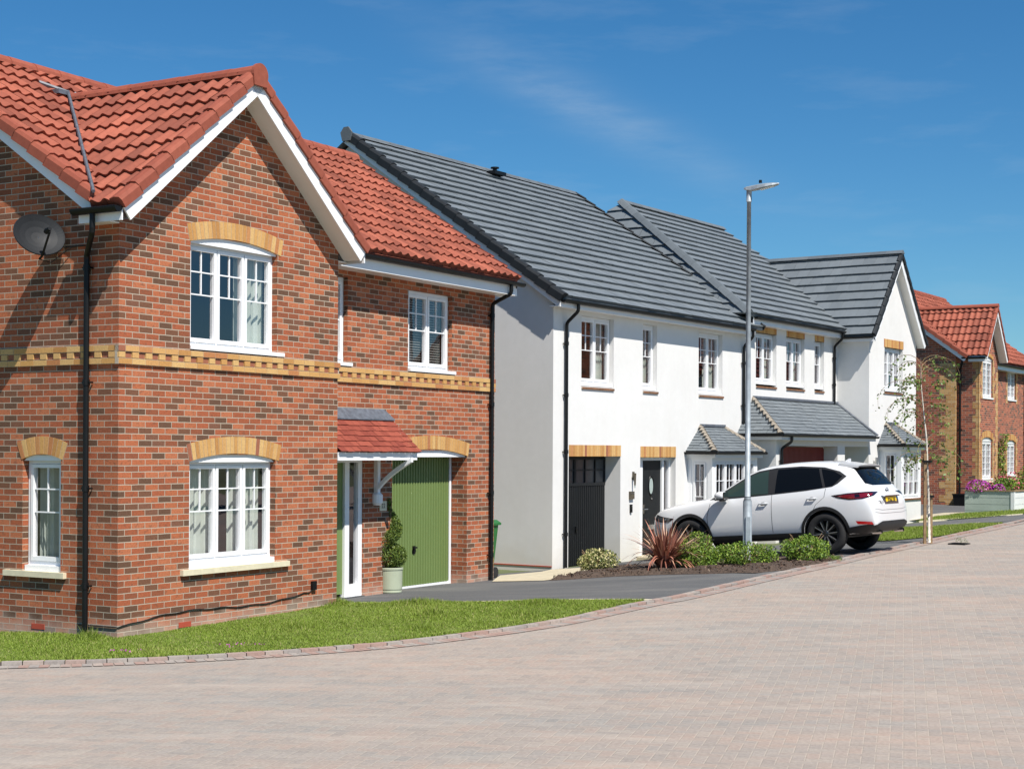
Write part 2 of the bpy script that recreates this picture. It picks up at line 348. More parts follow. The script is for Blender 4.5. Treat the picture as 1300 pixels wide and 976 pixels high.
def sheet(name, poly, off, mat, step=.5, label=None, kind='structure', bumpy=0):
    xs = [p[0] for p in poly]; ys = [p[1] for p in poly]
    # densify the outline, fill with grid points
    out = []
    for k in range(len(poly)):
        a = Vector(poly[k]); b = Vector(poly[(k+1) % len(poly)]); n = max(1, int((b-a).length/step))
        out += [a.lerp(b, q/n) for q in range(n)]
    pts = list(out); ne = len(out)
    def inside(x, y):
        c = False
        for k in range(ne):
            a, b = out[k], out[k-1]
            if (a.y > y) != (b.y > y) and x < (b.x-a.x)*(y-a.y)/(b.y-a.y)+a.x: c = not c
        return c
    OX = np.array([p.x for p in out]); OY = np.array([p.y for p in out])
    def vin(P):
        c = np.zeros(len(P), bool); X, Y = P[:, 0], P[:, 1]
        for k in range(ne):
            ax, ay, bx, by = OX[k], OY[k], OX[k-1], OY[k-1]
            if ay == by: continue
            c ^= ((ay > Y) != (by > Y)) & (X < (bx-ax)*(Y-ay)/(by-ay)+ax)
        return c
    GX, GY = np.meshgrid(np.arange(min(xs), max(xs), step), np.arange(min(ys), max(ys), step)); GP = np.stack([GX.ravel(), GY.ravel()], 1)
    pts += [Vector(p) for p in GP[vin(GP)].tolist()]
    vs, es, fs, *_ = delaunay_2d_cdt(pts, [], [list(range(ne))], 1, 1e-5)
    mb = MB(); mb.v = [(p.x, p.y, g(p.x, p.y)+off+(rt(.3*bumpy, bumpy) if bumpy and i_ >= ne else 0)) for i_, p in enumerate(vs)]; mb.f = [tuple(f) for f in fs]; mb.t = [.5]*len(fs)
    o = mb.build(name, mat, smooth=True)
    if kind: o['kind'] = kind
    if label: o['label'] = label
    return o, vin, (min(xs), max(xs), min(ys), max(ys))

# ------------------------------------------------------------------ facade helpers
def front(y0): return lambda a, d, z: (a, y0+d, z)
def left(x0): return lambda a, d, z: (x0+d, a, z)
def right(x0): return lambda a, d, z: (x0-d, a, z)
def topz(top, x):
    return lerp(x, top)
def wall(mb, tf, a0, a1, z0, top, openings=(), d=.0):
    """top: [(a,z),...] ; openings: (a0,a1,z0,z1,depth)"""
    xs = sorted(set([a0, a1]+[p[0] for p in top if a0 < p[0] < a1]+[v for o in openings for v in o[:2]]))
    for xa, xb in zip(xs, xs[1:]):
        if xb-xa < 1e-6: continue
        ta, tb = topz(top, xa), topz(top, xb); cur = z0
        hol = sorted([(o[2], o[3]) for o in openings if o[0] <= xa+1e-6 and o[1] >= xb-1e-6])
        for h0, h1 in hol:
            if h0 > cur: mb.face([tf(xa, d, cur), tf(xb, d, cur), tf(xb, d, h0), tf(xa, d, h0)])
            cur = h1
        mb.face([tf(xa, d, cur), tf(xb, d, cur), tf(xb, d, tb), tf(xa, d, ta)])
    for o in openings:
        x0, x1, h0, h1, dp = o
        if dp <= 0: continue
        mb.face([tf(x0, d, h0), tf(x0, dp, h0), tf(x0, dp, h1), tf(x0, d, h1)])
        mb.face([tf(x1, d, h0), tf(x1, dp, h0), tf(x1, dp, h1), tf(x1, d, h1)])
        mb.face([tf(x0, d, h1), tf(x1, d, h1), tf(x1, dp, h1), tf(x0, dp, h1)])
        mb.face([tf(x0, d, h0), tf(x1, d, h0), tf(x1, dp, h0), tf(x0, dp, h0)])

def window(par, tf, a0, a1, z0, z1, dp, lights=2, rows=(.24, .5), vfull=False, curtain=(.3, .3), cill=.03, cillh=.05, sl=0, sr=0, room=True, fw=.05, head=0, blind=False, re_=.35):
    mb = MB(); T = lambda x0, x1, d0, d1, h0, h1: mb.box(x0, x1, dp+d0, dp+d1, h0, h1, .5, tf)
    T(a0, a0+fw, -.01, .06, z0, z1); T(a1-fw, a1, -.01, .06, z0, z1)
    T(a0+fw, a1-fw, -.01, .06, z1-fw-.01, z1); T(a0+fw, a1-fw, -.01, .06, z0, z0+fw)
    n = lights; w = (a1-a0-2*fw)/n; panes = []
    for k in range(n):
        x0 = a0+fw+k*w; x1 = x0+w
        if k: T(x0-.008, x0+.008, -.006, .055, z0+fw, z1-fw-.01)
        cw = .042; q0 = z0+fw+.004; q1 = z1-fw-.014; xa = x0+(.010 if k else .002); xb = x1-(.010 if k < n-1 else .002)
        T(xa, xa+cw, -.024, .045, q0, q1); T(xb-cw, xb, -.024, .045, q0, q1)
        T(xa+cw, xb-cw, -.024, .045, q0, q0+cw+.01); T(xa+cw, xb-cw, -.024, .045, q1-cw, q1)
        panes.append((xa+cw, xb-cw, q0+cw+.01, q1-cw))
    if cill: mb.box(a0-sl, a1+sr, dp-cill, dp+.03, z0-cillh, z0+.003, .5, tf)
    wd = mb.build('window', 'upvc', par)
    gb = MB()
    for (xa, xb, q0, q1) in panes:
        h = q1-q0; xm = (xa+xb)/2
        for r_ in rows: gb.box(xa, xb, dp-.004, dp+.022, q1-r_*h-.008, q1-r_*h+.008, .5, tf)
        zb = q0 if vfull else q1-max(rows)*h+.011
        if rows:
            gb.box(xm-.008, xm+.008, dp-.001, dp+.019, zb, q1, .5, tf)
    if rows: gb.build('glazing_bar', 'upvc', wd)
    pn = MB()
    for (xa, xb, q0, q1) in panes: pn.face([tf(xa-.005, dp+.012, q0-.005), tf(xb+.005, dp+.012, q0-.005), tf(xb+.005, dp+.012, q1+.005), tf(xa-.005, dp+.012, q1+.005)])
    pn.build('pane', 'glass', wd)
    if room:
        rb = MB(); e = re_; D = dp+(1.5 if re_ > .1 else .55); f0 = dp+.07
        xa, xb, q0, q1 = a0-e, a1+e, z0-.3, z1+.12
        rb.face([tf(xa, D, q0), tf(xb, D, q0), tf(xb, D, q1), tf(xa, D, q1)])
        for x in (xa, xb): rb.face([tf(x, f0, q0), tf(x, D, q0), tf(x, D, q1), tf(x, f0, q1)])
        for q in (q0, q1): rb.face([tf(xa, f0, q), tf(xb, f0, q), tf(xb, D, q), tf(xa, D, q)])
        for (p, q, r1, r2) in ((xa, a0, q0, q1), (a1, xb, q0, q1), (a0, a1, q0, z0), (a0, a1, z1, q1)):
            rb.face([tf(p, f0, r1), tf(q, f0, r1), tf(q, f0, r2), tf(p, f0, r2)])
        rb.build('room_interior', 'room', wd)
    if curtain:
        for side in (0, 1):
            cb = MB(); cwid = curtain[side]
            if cwid <= 0: continue
            x = (a0+.02) if side == 0 else (a1-.02-cwid); k = 26; ps = []
            ph = rt(0, 6)
            for q in range(k+1):
                ps.append((x+cwid*q/k, dp+.16+.035*math.sin(q*1.25+ph)+.012*math.sin(q*2.9)))
            for q in range(k):
                cb.face([tf(ps[q][0], ps[q][1], z0-.15), tf(ps[q+1][0], ps[q+1][1], z0-.15), tf(ps[q+1][0], ps[q+1][1], z1+.05), tf(ps[q][0], ps[q][1], z1+.05)])
            cb.build('curtain', 'curtain', wd, smooth=False)
    if blind:
        bb = MB(); q = z1-.06
        while q > z0+.1: bb.box(a0+.06, a1-.06, dp+.10, dp+.14, q-.014, q, .5, tf); q -= .04
        bb.build('blind', 'blind', wd)
    return wd

def arch(mb, tf, a0, a1, zs, rise, th, n, proud=.006, depth=.11, board=None):
    w = a1-a0; Rr = (w*w/4+rise*rise)/(2*rise); cx = (a0+a1)/2; cz = zs+rise-Rr; half = math.asin(w/2/Rr)
    def P(an, r): return (cx+r*math.sin(an), cz+r*math.cos(an))
    K = n; gap = .0045/Rr
    ring = [P(-half+2*half*k/K, Rr+.001) for k in range(K+1)]+[P(half-2*half*k/K, Rr+th-.002) for k in range(K+1)]
    for k in range(K):
        q0 = -half+2*half*k/K; q1 = -half+2*half*(k+1)/K
        mb.prism([P(q0, Rr+.001), P(q1, Rr+.001), P(q1, Rr+th-.001), P(q0, Rr+th-.001)], -proud+.004, depth-.01, tf, 0.0)
        mb.prism([P(q0+gap, Rr), P(q1-gap, Rr), P(q1-gap, Rr+th), P(q0+gap, Rr+th)], -proud, depth, tf, rt(.06, 1)**1.0)
    if board:
        bp = [P(-half+2*half*k/K, Rr-.001) for k in range(K+1)]
        zb = board[2]
        poly = [(board[0], zb)]+[p for p in bp if board[0] < p[0] < board[1]]+[(board[1], zb)]
        return poly
def boxes(name, mat, par, lst, tf=None):
    o = None
    for bx in lst:
        m = MB(); m.box(*bx, .5, tf); o = m.build(name, mat, par)
    return o
def arches(par, lst, mat='buff'):
    for (tf, a0, a1, b0, b1, zs, ri, th, n, zb, dp, dep) in lst:
        am = MB(); poly = arch(am, tf, a0, a1, zs, ri, th, n, board=(b0, b1, zb), depth=dep); A = am.build('brick_arch', mat, par)
        m = MB(); m.prism(poly, dp, dp+.02, tf); m.build('arch_board', 'upvc', A)
def lintel(mb, tf, a0, a1, z0, z1, bw=.075, proud=.006, depth=.11):
    mb.box(a0+.002, a1-.002, -proud+.003, depth-.01, z0+.002, z1-.002, 0.0, tf)
    n = max(1, round((a1-a0)/bw)); w = (a1-a0)/n
    for k in range(n): mb.box(a0+k*w+.004, a0+(k+1)*w-.004, -proud, depth, z0, z1, rt(.06, 1), tf)
def course(mb, tf, a0, a1, z0, proud, ln=.225, off=0.0, tl=(.06, 1), depth=.05, skip=None):
    mb.box(a0, a1, -proud+.004, depth-.01, z0+.001, z0+.074, 0.0, tf)
    x = a0-off
    while x < a1-.01:
        xa, xb = max(x+.004, a0), min(x+ln-.004, a1)
        if xb-xa > .02 and not (skip and skip(x)): mb.box(xa, xb, -proud, depth, z0+.006, z0+.07, rt(*tl), tf)
        x += ln
def band(par, tf, a0, a1, z=3.21):
    mb = MB(); course(mb, tf, a0, a1, z, .028, off=.0); course(mb, tf, a0, a1, z+.15, .028, off=.11)
    k = 0; x = a0+.004
    mb.box(a0, a1, -.003, .04, z+.075, z+.15, 0.0, tf)
    while x < a1-.03:
        if k % 2 == 0 or x > a1-.12: mb.box(x, min(x+.105, a1), -.028, .05, z+.08, z+.146, rt(.06, .85), tf)
        x += .1125; k += 1
    rb = mb; k = 0; x = a0+.004
    while x < a1-.12:
        if k % 2: rb.box(x, x+.105, -.009, .03, z+.08, z+.146, 1.0, tf)
        x += .1125; k += 1
    mb.build('brick_band', 'buff', par)
def vpipe(par, pts, r=.034, brackets=(), nrm=(0, -1, 0), label=None):
    mb = MB(); P = [pts[0]]
    for k in range(1, len(pts)-1):
        a, p, b = Vector(pts[k-1]), Vector(pts[k]), Vector(pts[k+1])
        for q in (.0, .5, 1.):
            u = p+(a-p).normalized()*.05; v = p+(b-p).normalized()*.05
            P.append(tuple(u.lerp(p, q).lerp(p.lerp(v, q), q)))
    P.append(pts[-1]); mb.tube(P, r, 12)
    for z in brackets:
        x, y = pts[-1][0], pts[-1][1]
        mb.tube([(x, y, z-.035), (x, y, z+.035)], r*1.28, 12)
    ob = mb.build('downpipe', 'blackpvc', par, smooth=False)
    for z in brackets:
        bb = MB()
        x, y = pts[-1][0], pts[-1][1]; tx, ty = -nrm[1], nrm[0]
        c = Vector((x, y, z)); 
        for s_ in (-1, 1):
            p = c+Vector((tx, ty, 0))*s_*.055-Vector(nrm)*.02
            bb.tube([tuple(p-Vector(nrm)*.03), tuple(p+Vector(nrm)*.03)], .012, 6)
        bb.box(x-.05 if abs(ty) < .5 else x-.012, x+.05 if abs(ty) < .5 else x+.012, y-.05 if abs(tx) < .5 else y-.012, y+.05 if abs(tx) < .5 else y+.012, z-.012, z+.012)
        bb.build('pipe_bracket', 'blackpvc', ob)
    return ob
def gutter(par, p0, p1, r=.057, n=8, down=(0, 0, -1), out=(0, -1, 0), clips=True):
    a, b = Vector(p0), Vector(p1); mb = MB(); d = (b-a).normalized(); o = Vector(out)
    k = 10
    for t0, (A, B) in enumerate(((a, b),)):
        pr = [(math.cos(math.pi*q/k)*r, -math.sin(math.pi*q/k)*r) for q in range(k+1)]
        for q in range(k):
            c = [A+o*pr[q][0]+Vector((0, 0, pr[q][1])), B+o*pr[q][0]+Vector((0, 0, pr[q][1])), B+o*pr[q+1][0]+Vector((0, 0, pr[q+1][1])), A+o*pr[q+1][0]+Vector((0, 0, pr[q+1][1]))]
            mb.face(c); 
        for E_ in (A, B): mb.face([E_+o*x+Vector((0, 0, z)) for x, z in pr])
        mb.face([A+o*r, B+o*r, B+o*(r-.012)+Vector((0, 0, .008)), A+o*(r-.012)+Vector((0, 0, .008))])
        mb.face([A+o*(-r), B+o*(-r), B+o*(-r)+Vector((0, 0, .03)), A+o*(-r)+Vector((0, 0, .03))])
    ob = mb.build('gutter', 'blackpvc', par, smooth=False)
    ln = (b-a).length; m_ = max(1, round(ln/.85)); cb = MB()
    if clips:
        for q in range(m_+1):
            cb = MB(); p = a+d*(.1+(ln-.2)*q/m_)
            path = [tuple(p+o*(r+.004)*math.cos(math.pi*j/6)+Vector((0, 0, -(r+.004)*math.sin(math.pi*j/6)))) for j in range(7)]
            path = [path[0]]+path
            cb.tube(path, .013, 6); cb.tube([tuple(p-o*r+Vector((0, 0, -.0))), tuple(p-o*(r+.03)+Vector((0, 0, -.075)))], .014, 6)
            cb.build('gutter_bracket', 'blackpvc', ob)
    return ob

def tiled(mb, P0, U, V, width, length, gauge, wave=None, amp=.0, lift=.035, xr=None, tilew=.3, jog=True, tl=(0, 1)):
    """real courses of roof tiles: P0 eave start, U along the eave, V up the slope; xr(v)->(x0,x1)"""
    P0 = Vector(P0); U = Vector(U).normalized(); V = Vector(V).normalized(); Nn = U.cross(V).normalized()
    if Nn.z < 0: Nn = -Nn
    nc = math.ceil(length/gauge)
    samp = 8 if wave else 1; tw = wave or tilew
    def prof(x):
        if not wave: return 0
        f = (x/wave) % 1.0
        return amp*(.5+.5*math.cos(2*math.pi*f))**1.3*1.0
    for c in range(nc):
        v0 = c*gauge; v1 = min((c+1)*gauge+.03, length+.0)
        x0, x1 = (0, width) if xr is None else xr(min(v0+gauge*.5, length))
        xa0, xa1 = (0, width) if xr is None else xr(v0); xb0, xb1 = (0, width) if xr is None else xr(v1)
        if min(xa1-xa0, xb1-xb0) < -.0: continue
        sh = 0 if (wave or not jog) else (tw/2 if c % 2 else 0)
        n0 = math.floor((min(xa0, xb0)-sh)/tw); n1 = math.ceil((max(xa1, xb1)-sh)/tw)
        for k in range(n0, n1):
            ti = rt(*tl); dz = rt(-.003, .003); dv = rt(-.006, .006)
            for q in range(samp):
                xs = sh+k*tw+tw*q/samp; xe = sh+k*tw+tw*(q+1)/samp
                if not wave: xe -= .004
                A0, A1 = max(xs, xa0), min(xe, xa1); B0, B1 = max(xs, xb0), min(xe, xb1)
                if A1 <= A0 and B1 <= B0: continue
                A0, A1 = min(A0, xa1), max(A1, xa0); B0, B1 = min(B0, xb1), max(B1, xb0)
                if A1 < A0: A0 = A1 = (A0+A1)/2
                if B1 < B0: B0 = B1 = (B0+B1)/2
                pa, pb, pc, pd = prof(xs), prof(xe), prof(xe), prof(xs)
                a = P0+U*A0+V*(v0+dv)+Nn*(lift+pa+dz); b = P0+U*A1+V*(v0+dv)+Nn*(lift+pb+dz)
                cc = P0+U*B1+V*v1+Nn*(pc+dz); d = P0+U*B0+V*v1+Nn*(pd+dz)
                mb.face([a, b, cc, d], ti)
                # nose
                a2 = P0+U*A0+V*(v0+dv+.022)+Nn*(-.03+pa*.6); b2 = P0+U*A1+V*(v0+dv+.022)+Nn*(-.03+pb*.6)
                mb.face([a2, b2, b, a], ti*.8)
def roof_under(mb, P0, U, V, width, length, th=.06, xr=None):
    P0 = Vector(P0); U = Vector(U).normalized(); V = Vector(V).normalized()
    q0 = (0, width) if xr is None else xr(0); q1 = (0, width) if xr is None else xr(length)
    Nn = U.cross(V).normalized(); Nn = -Nn if Nn.z < 0 else Nn
    c = [P0+U*q0[0]-Nn*th, P0+U*q0[1]-Nn*th, P0+U*q1[1]+V*length-Nn*th, P0+U*q1[0]+V*length-Nn*th]
    c2 = [p+Nn*(th-.012) for p in c]
    mb.hexa(c+c2)
def ridge(mb, a, b, r=.125, seg=.45, n=8, angular=False, capstart=True):
    A, B = Vector(a), Vector(b); d = (B-A); ln = d.length; d.normalize()
    up = Vector((0, 0, 1)); sd = d.cross(up).normalized(); up = sd.cross(d).normalized()
    m_ = max(1, round(ln/seg)); s_ = ln/m_
    def ring(p, rr):
        if angular: pts = [(-1.05, -.50), (-.55, -.02), (-.18, .28), (.18, .28), (.55, -.02), (1.05, -.50)]
        else: pts = [(math.cos(math.pi*(q/(n))-0)*1.0, math.sin(math.pi*q/n)*.95-.35) for q in range(n+1)][::-1]
        return [p+sd*x*rr+up*y*rr for x, y in pts]
    for k in range(m_):
        p = A+d*k*s_; q = A+d*((k+1)*s_+.02); r0 = r*1.04; r1 = r*.97; ti = rt()
        R0, R1 = ring(p, r0), ring(q, r1)
        for j in range(len(R0)-1): mb.face([R0[j], R0[j+1], R1[j+1], R1[j]], ti)
        mb.face(R0, ti*.7); mb.face(R1, ti*.7)
def verges(par, lst, *a, mat='redcap', **k):
    for (p, q, o) in lst:
        m = MB(); verge(m, p, q, o, *a, **k); m.build('verge_tile', mat, par)
def verge(mb, a, b, out, seg=.33, top=.14, dep=.13, th=.02, lift=.05, rnd=True):
    """verge units along the rake from eave a to ridge b; out = unit vector out of the gable"""
    A, B = Vector(a), Vector(b); d = (B-A); ln = d.length; d.normalize(); o = Vector(out)
    nn = o.cross(d).normalized(); nn = -nn if nn.z < 0 else nn
    m_ = max(1, round(ln/seg)); s_ = ln/m_
    for k in range(m_):
        ti = rt(); p = A+d*k*s_; q = A+d*((k+1)*s_+.015)
        def sec(c, l):
            if rnd: return [c-o*top+nn*(l+.0), c-o*top*.4+nn*(l+.022), c+o*.01+nn*(l+.012), c+o*.035+nn*(l-.03), c+o*.035+nn*(l-dep), c+nn*(l-dep)]
            return [c-o*top+nn*l, c+o*.02+nn*(l+.004), c+o*.03+nn*(l-.02), c+o*.03+nn*(l-dep), c+nn*(l-dep)]
        S0, S1 = sec(p, lift), sec(q, lift-.025)
        for j in range(len(S0)-1): mb.face([S0[j], S0[j+1], S1[j+1], S1[j]], ti)
        mb.face(S0, ti*.6); mb.face(S1, ti*.6)
def barge(par, a, b, out, oh, dep=.17, drop=.06, name='barge_board', soffit=True):
    """white board along a rake (a eave, b ridge), soffit back to the wall"""
    A, B = Vector(a), Vector(b); o = Vector(out); d = (B-A).normalized(); nn = o.cross(d).normalized(); nn = -nn if nn.z < 0 else nn
    mb = MB()
    t0, t1 = -nn*drop, -nn*(drop+dep)
    mb.hexa([A+t1-o*.022, B+t1-o*.022, B+t1, A+t1, A+t0-o*.022, B+t0-o*.022, B+t0, A+t0])
    ob = mb.build(name, 'upvc', par)
    if soffit:
        sb = MB(); t2 = -nn*(drop+dep-.02)
        sb.face([A+t2-o*.02, B+t2-o*.02, B+t2-o*oh, A+t2-o*oh]); sb.build('soffit', 'soffit', ob)
    return ob

# ------------------------------------------------------------------ camera, sky, sun
cam = bpy.data.cameras.new('camera'); co = bpy.data.objects.new('camera', cam); COL.objects.link(co); scn.camera = co
co.location = (0, 0, 2.23); cam.sensor_width = 36; cam.lens = 36*2000/1300; cam.shift_y = (571-488)/1300; cam.clip_end = 3000
co.rotation_euler = (Matrix.Rotation(R(90), 4, 'X') @ Matrix.Rotation(R(.3), 4, 'Z')).to_euler()
AZ = math.atan2(.545, -.837); EL = R(54)
wd = bpy.data.worlds.new('World'); scn.world = wd; wd.use_nodes = True; t = wd.node_tree; t.nodes.clear()
sky = t.nodes.new('ShaderNodeTexSky'); sky.sky_type = 'NISHITA'; sky.sun_disc = False; sky.sun_elevation = EL; sky.sun_rotation = AZ
sky.air_density = 1.0; sky.dust_density = .1; sky.ozone_density = 1.6; sky.altitude = 0
tc = t.nodes.new('ShaderNodeTexCoord'); sp = t.nodes.new('ShaderNodeSeparateXYZ'); t.links.new(tc.outputs['Generated'], sp.inputs[0])
# faint cirrus: a diagonal streak of noise on the sky
az = math_(t, 'ARCTAN2', sp.outputs[0], sp.outputs[1])
cb = t.nodes.new('ShaderNodeCombineXYZ'); t.links.new(az, cb.inputs[0]); t.links.new(sp.outputs[2], cb.inputs[1])
mp = t.nodes.new('ShaderNodeMapping'); mp.inputs['Rotation'].default_value = (0, 0, R(24)); mp.inputs['Scale'].default_value = (3.2, 16, 1); t.links.new(cb.outputs[0], mp.inputs[0])
n1 = noise(t, mp.outputs[0], 1.6, 6, .6)
# the one visible wisp: centred near azimuth .045, elevation .21
dx = math_(t, 'SUBTRACT', az, .045); dz = math_(t, 'SUBTRACT', sp.outputs[2], .212)
al = math_(t, 'MULTIPLY_ADD', dz, -.42, math_(t, 'MULTIPLY', dx, .91)); ac = math_(t, 'MULTIPLY_ADD', dz, .91, math_(t, 'MULTIPLY', dx, .42))
e = math_(t, 'ADD', math_(t, 'POWER', math_(t, 'DIVIDE', al, .10), 2.), math_(t, 'POWER', math_(t, 'DIVIDE', ac, .014), 2.))
wisp = math_(t, 'MULTIPLY', math_(t, 'EXPONENT', math_(t, 'MULTIPLY', e, -1.)), math_(t, 'MULTIPLY_ADD', noise(t, mp.outputs[0], 5, 6, .65), 1.5, -.25))
fac = math_(t, 'ADD', math_(t, 'MULTIPLY', math_(t, 'MAXIMUM', wisp, 0.), .30), math_(t, 'MULTIPLY', math_(t, 'MAXIMUM', math_(t, 'SUBTRACT', n1, .53), 0.), .55))
c = mixc(t, 1, sky.outputs[0], (.48, .735, .93), 'MULTIPLY')
c = mixc(t, fac, c, (5.5, 6.2, 6.8))
hs = t.nodes.new('ShaderNodeHueSaturation'); hs.inputs['Saturation'].default_value = 1.12; t.links.new(c, hs.inputs['Color'])
bg = t.nodes.new('ShaderNodeBackground'); bg.inputs[1].default_value = .076; t.links.new(hs.outputs[0], bg.inputs[0])
ow = t.nodes.new('ShaderNodeOutputWorld'); t.links.new(bg.outputs[0], ow.inputs[0])
sl = bpy.data.lights.new('sun', 'SUN'); sl.energy = 4.9; sl.angle = R(.53); sl.color = (1, .945, .865)
so = bpy.data.objects.new('sun', sl); COL.objects.link(so)
sd = Vector((.545*math.cos(EL), -.837*math.cos(EL), math.sin(EL))); so.rotation_euler = sd.to_track_quat('Z', 'Y').to_euler()
scn.view_settings.view_transform = 'Standard'; scn.view_settings.look = 'None'; scn.view_settings.exposure = .50
scn.render.engine = 'CYCLES'

# ------------------------------------------------------------------ ground
EDGE = [(-16, 15.0), (-9, 15.7), (-5.7, 16.09), (-5.28, 16.28), (-4.51, 16.43), (-3.75, 16.7), (-2.97, 17.03), (-2.18, 17.49), (-1.34, 17.99), (-.46, 18.74), (.11, 19.24), (.71, 19.89), (1.25, 20.67), (1.84, 21.55), (2.34, 22.14), (2.88, 22.96), (4.32, 25.19), (5.93, 27.85), (8.89, 32.77), (11.61, 36.79), (14.2, 40.9), (18, 46.9), (24, 56)]
def chaikin(p, n=2):
    for _ in range(n):
        q = [p[0]]
        for a, b in zip(p, p[1:]):
            q += [(a[0]*.75+b[0]*.25, a[1]*.75+b[1]*.25), (a[0]*.25+b[0]*.75, a[1]*.25+b[1]*.75)]
        p = q+[p[-1]]
    return p
ED = chaikin(EDGE)
mb = MB()
# large base sheet
XS = sorted(set([-600, -200, -80, -40]+list(np.arange(-24, 42.1, 2))+[60, 120, 300, 600])); YS = sorted(set([-300, -80, -20, -6]+list(np.arange(0, 80.1, 2))+[110, 180, 400, 1200]))
base = {}
for a, x in enumerate(XS):
    for b, y in enumerate(YS): base[a, b] = len(mb.v); mb.v.append((x, y, g(x, y)-.06))
for a in range(len(XS)-1):
    for b in range(len(YS)-1): mb.f.append((base[a, b], base[a+1, b], base[a+1, b+1], base[a, b+1])); mb.t.append(.5)
o = mb.build('ground', 'earth'); o['kind'] = 'structure'
# paved road: from the kerb line outward
road = [(x, y) for x, y in ED]+[(36, 50), (30, 30), (22, 12), (16, -2), (-16, -2)]
o, *_ = sheet('road', road, -.012, 'paving', 1.0)
o, *_ = sheet('driveway', [(-3.9, 24.4), (-3.2, 21.9)]+[(-2.6, 21.6), (0, 21.2), (1.5, 21.2)]+[(x, y) for x, y in ED if 21.3 < y < 34.2]+[(8.6, 34.2), (7.0, 36), (5.8, 34.5), (.75, 30.3), (-.6, 28.5), (-.35, 26.9), (-2.5, 24.6)], .004, 'tarmac', .5)
lawnA, insA, bbA = sheet('lawn_soil', [(-14, 15.35), (-5.6, 16.25)]+[(x-.07, y+.10) for x, y in ED if 16.2 < y < 21.4]+[(1.80, 21.68), (1.86, 21.78), (.89, 22.0), (-.1, 22.08), (-1.42, 22.12), (-2.5, 22.36), (-4.6, 18.8), (-14, 19.5)], .02, 'turf', .4, bumpy=.01)
fp, *_ = sheet('footpath', [(8.9, 37.9), (9.5, 38.05), (10.18, 37.78), (11.08, 38.12), (11.9, 37.2), (12.35, 37.9), (13.6, 40.2), (18, 47.2), (17, 48.2), (13.37, 41.4), (12.32, 41.05), (10.82, 40.8), (9.6, 40.4), (7.5, 38.0), (7, 36), (8.3, 34.9)], .005, 'tarmac', .5)
lowg, insL, bbL = sheet('verge_soil', [(7.0, 33.9), (7.9, 33.0), (9.13, 33.4), (11.55, 36.95), (11.02, 37.92), (10.18, 37.68), (9.5, 38.05), (8.5, 36.6)], .02, 'turf', .4, bumpy=.01)
upg, insU, bbU = sheet('bank_soil', [(10.62, 41.37), (12.32, 41.05), (13.37, 41.3), (18.2, 48.8), (17.4, 50.2), (13.9, 44.6), (13.4, 45.4), (12.71, 44.56), (11.34, 42.96)], .02, 'turf', .4, bumpy=.01)
sheet('slab_path', [(-.32, 26.2), (.53, 25.95), (1.15, 26.8), (1.55, 28.2), (1.95, 29.6), (1.5, 30.2), (.76, 30.2), (.55, 29.2), (-.2, 28.3)], .012, 'slabs', .6)
sheet('patio_slabs', [(9.6, 41.1), (11.41, 43.22), (12.71, 44.76), (13.5, 46.12), (12.98, 47.17), (12.07, 46.21), (11.3, 44.6), (9.2, 41.4)], .012, 'slabs', .6)
sheet('side_driveway', [(11.6, 45.6), (13.0, 47.3), (13.6, 46.3), (15.0, 47.5), (17, 53), (15.8, 53.0), (14, 55), (11.2, 47)], .006, 'tarmac', .8)
BEDP = [(.62, 25.95), (.92, 25.99), (1.72, 26.24), (2.48, 26.1), (3.21, 25.7), (3.94, 25.4), (4.84, 26.15), (5.7, 27.5), (5.93, 27.92), (5.2, 28.1), (4.2, 28.6), (3.0, 28.9), (2.2, 28.9), (1.55, 28.3), (1.1, 26.9)]
bed, insB, bbB = sheet('planting_bed', BEDP, .008, 'soil', .16, bumpy=.09)

def along(line, step):
    out = []; acc = 0
    for a, b in zip(line, line[1:]):
        a = Vector(a); b = Vector(b); ln = (b-a).length; d = (b-a)/ln
        while acc < ln: out.append((a+d*acc, d)); acc += step
        acc -= ln
    return out
mb = MB()
for p, d in along([q for q in ED if q[0] > -9 and q[1] < 48], .212):
    nrm = Vector((-d.y, d.x)); j = rt(-.004, .004); a = p+d*.004+nrm*j; b = p+d*.206+nrm*j; ti = rt()
    h = .028+rt(-.003, .003)
    c = []
    for zz in (-.05, h):
        for q in (a, b, b+nrm*.105, a+nrm*.105): c.append((q.x, q.y, g(q.x, q.y)+zz))
    mb.hexa(c, ti)
o = mb.build('kerb', 'kerb'); o['kind'] = 'structure'
# flat flush course in front of the kerb
mb = MB()
for p, d in along([q for q in ED if q[0] > -9 and q[1] < 48], .105):
    nrm = Vector((-d.y, d.x)); a = p+d*.003-nrm*.003; b = p+d*.102-nrm*.003; ti = rt(.15, .95)
    mb.face([(q.x, q.y, g(q.x, q.y)-.004) for q in (a, b, b-nrm*.2, a-nrm*.2)], ti)
o = mb.build('road_border', 'kerb'); o['kind'] = 'structure'
# thin pale edging between lawn and drive, and drive edgings
mb = MB()
def strip(mb, pts, w, h, ti=.1, step=.3):
    for p, d in along(pts, step):
        nrm = Vector((-d.y, d.x)); c = []
        for zz in (-.03, h):
            for q in (p+d*.004, p+d*(step-.004), p+d*(step-.004)+nrm*w, p+d*.004+nrm*w): c.append((q.x, q.y, g(q.x, q.y)+zz))
        mb.hexa(c, ti)
strip(mb, [(-2.5, 22.36), (-1.42, 22.13), (-.1, 22.09), (.89, 22.01), (1.8, 21.80)], .05, .03)
strip(mb, [(9.5, 38.05), (11.0, 37.95)], .05, .03)
strip(mb, [(13.37, 41.25), (10.7, 41.3)], .05, .03)
o = mb.build('path_edging', M['sill']); o['kind'] = 'structure'

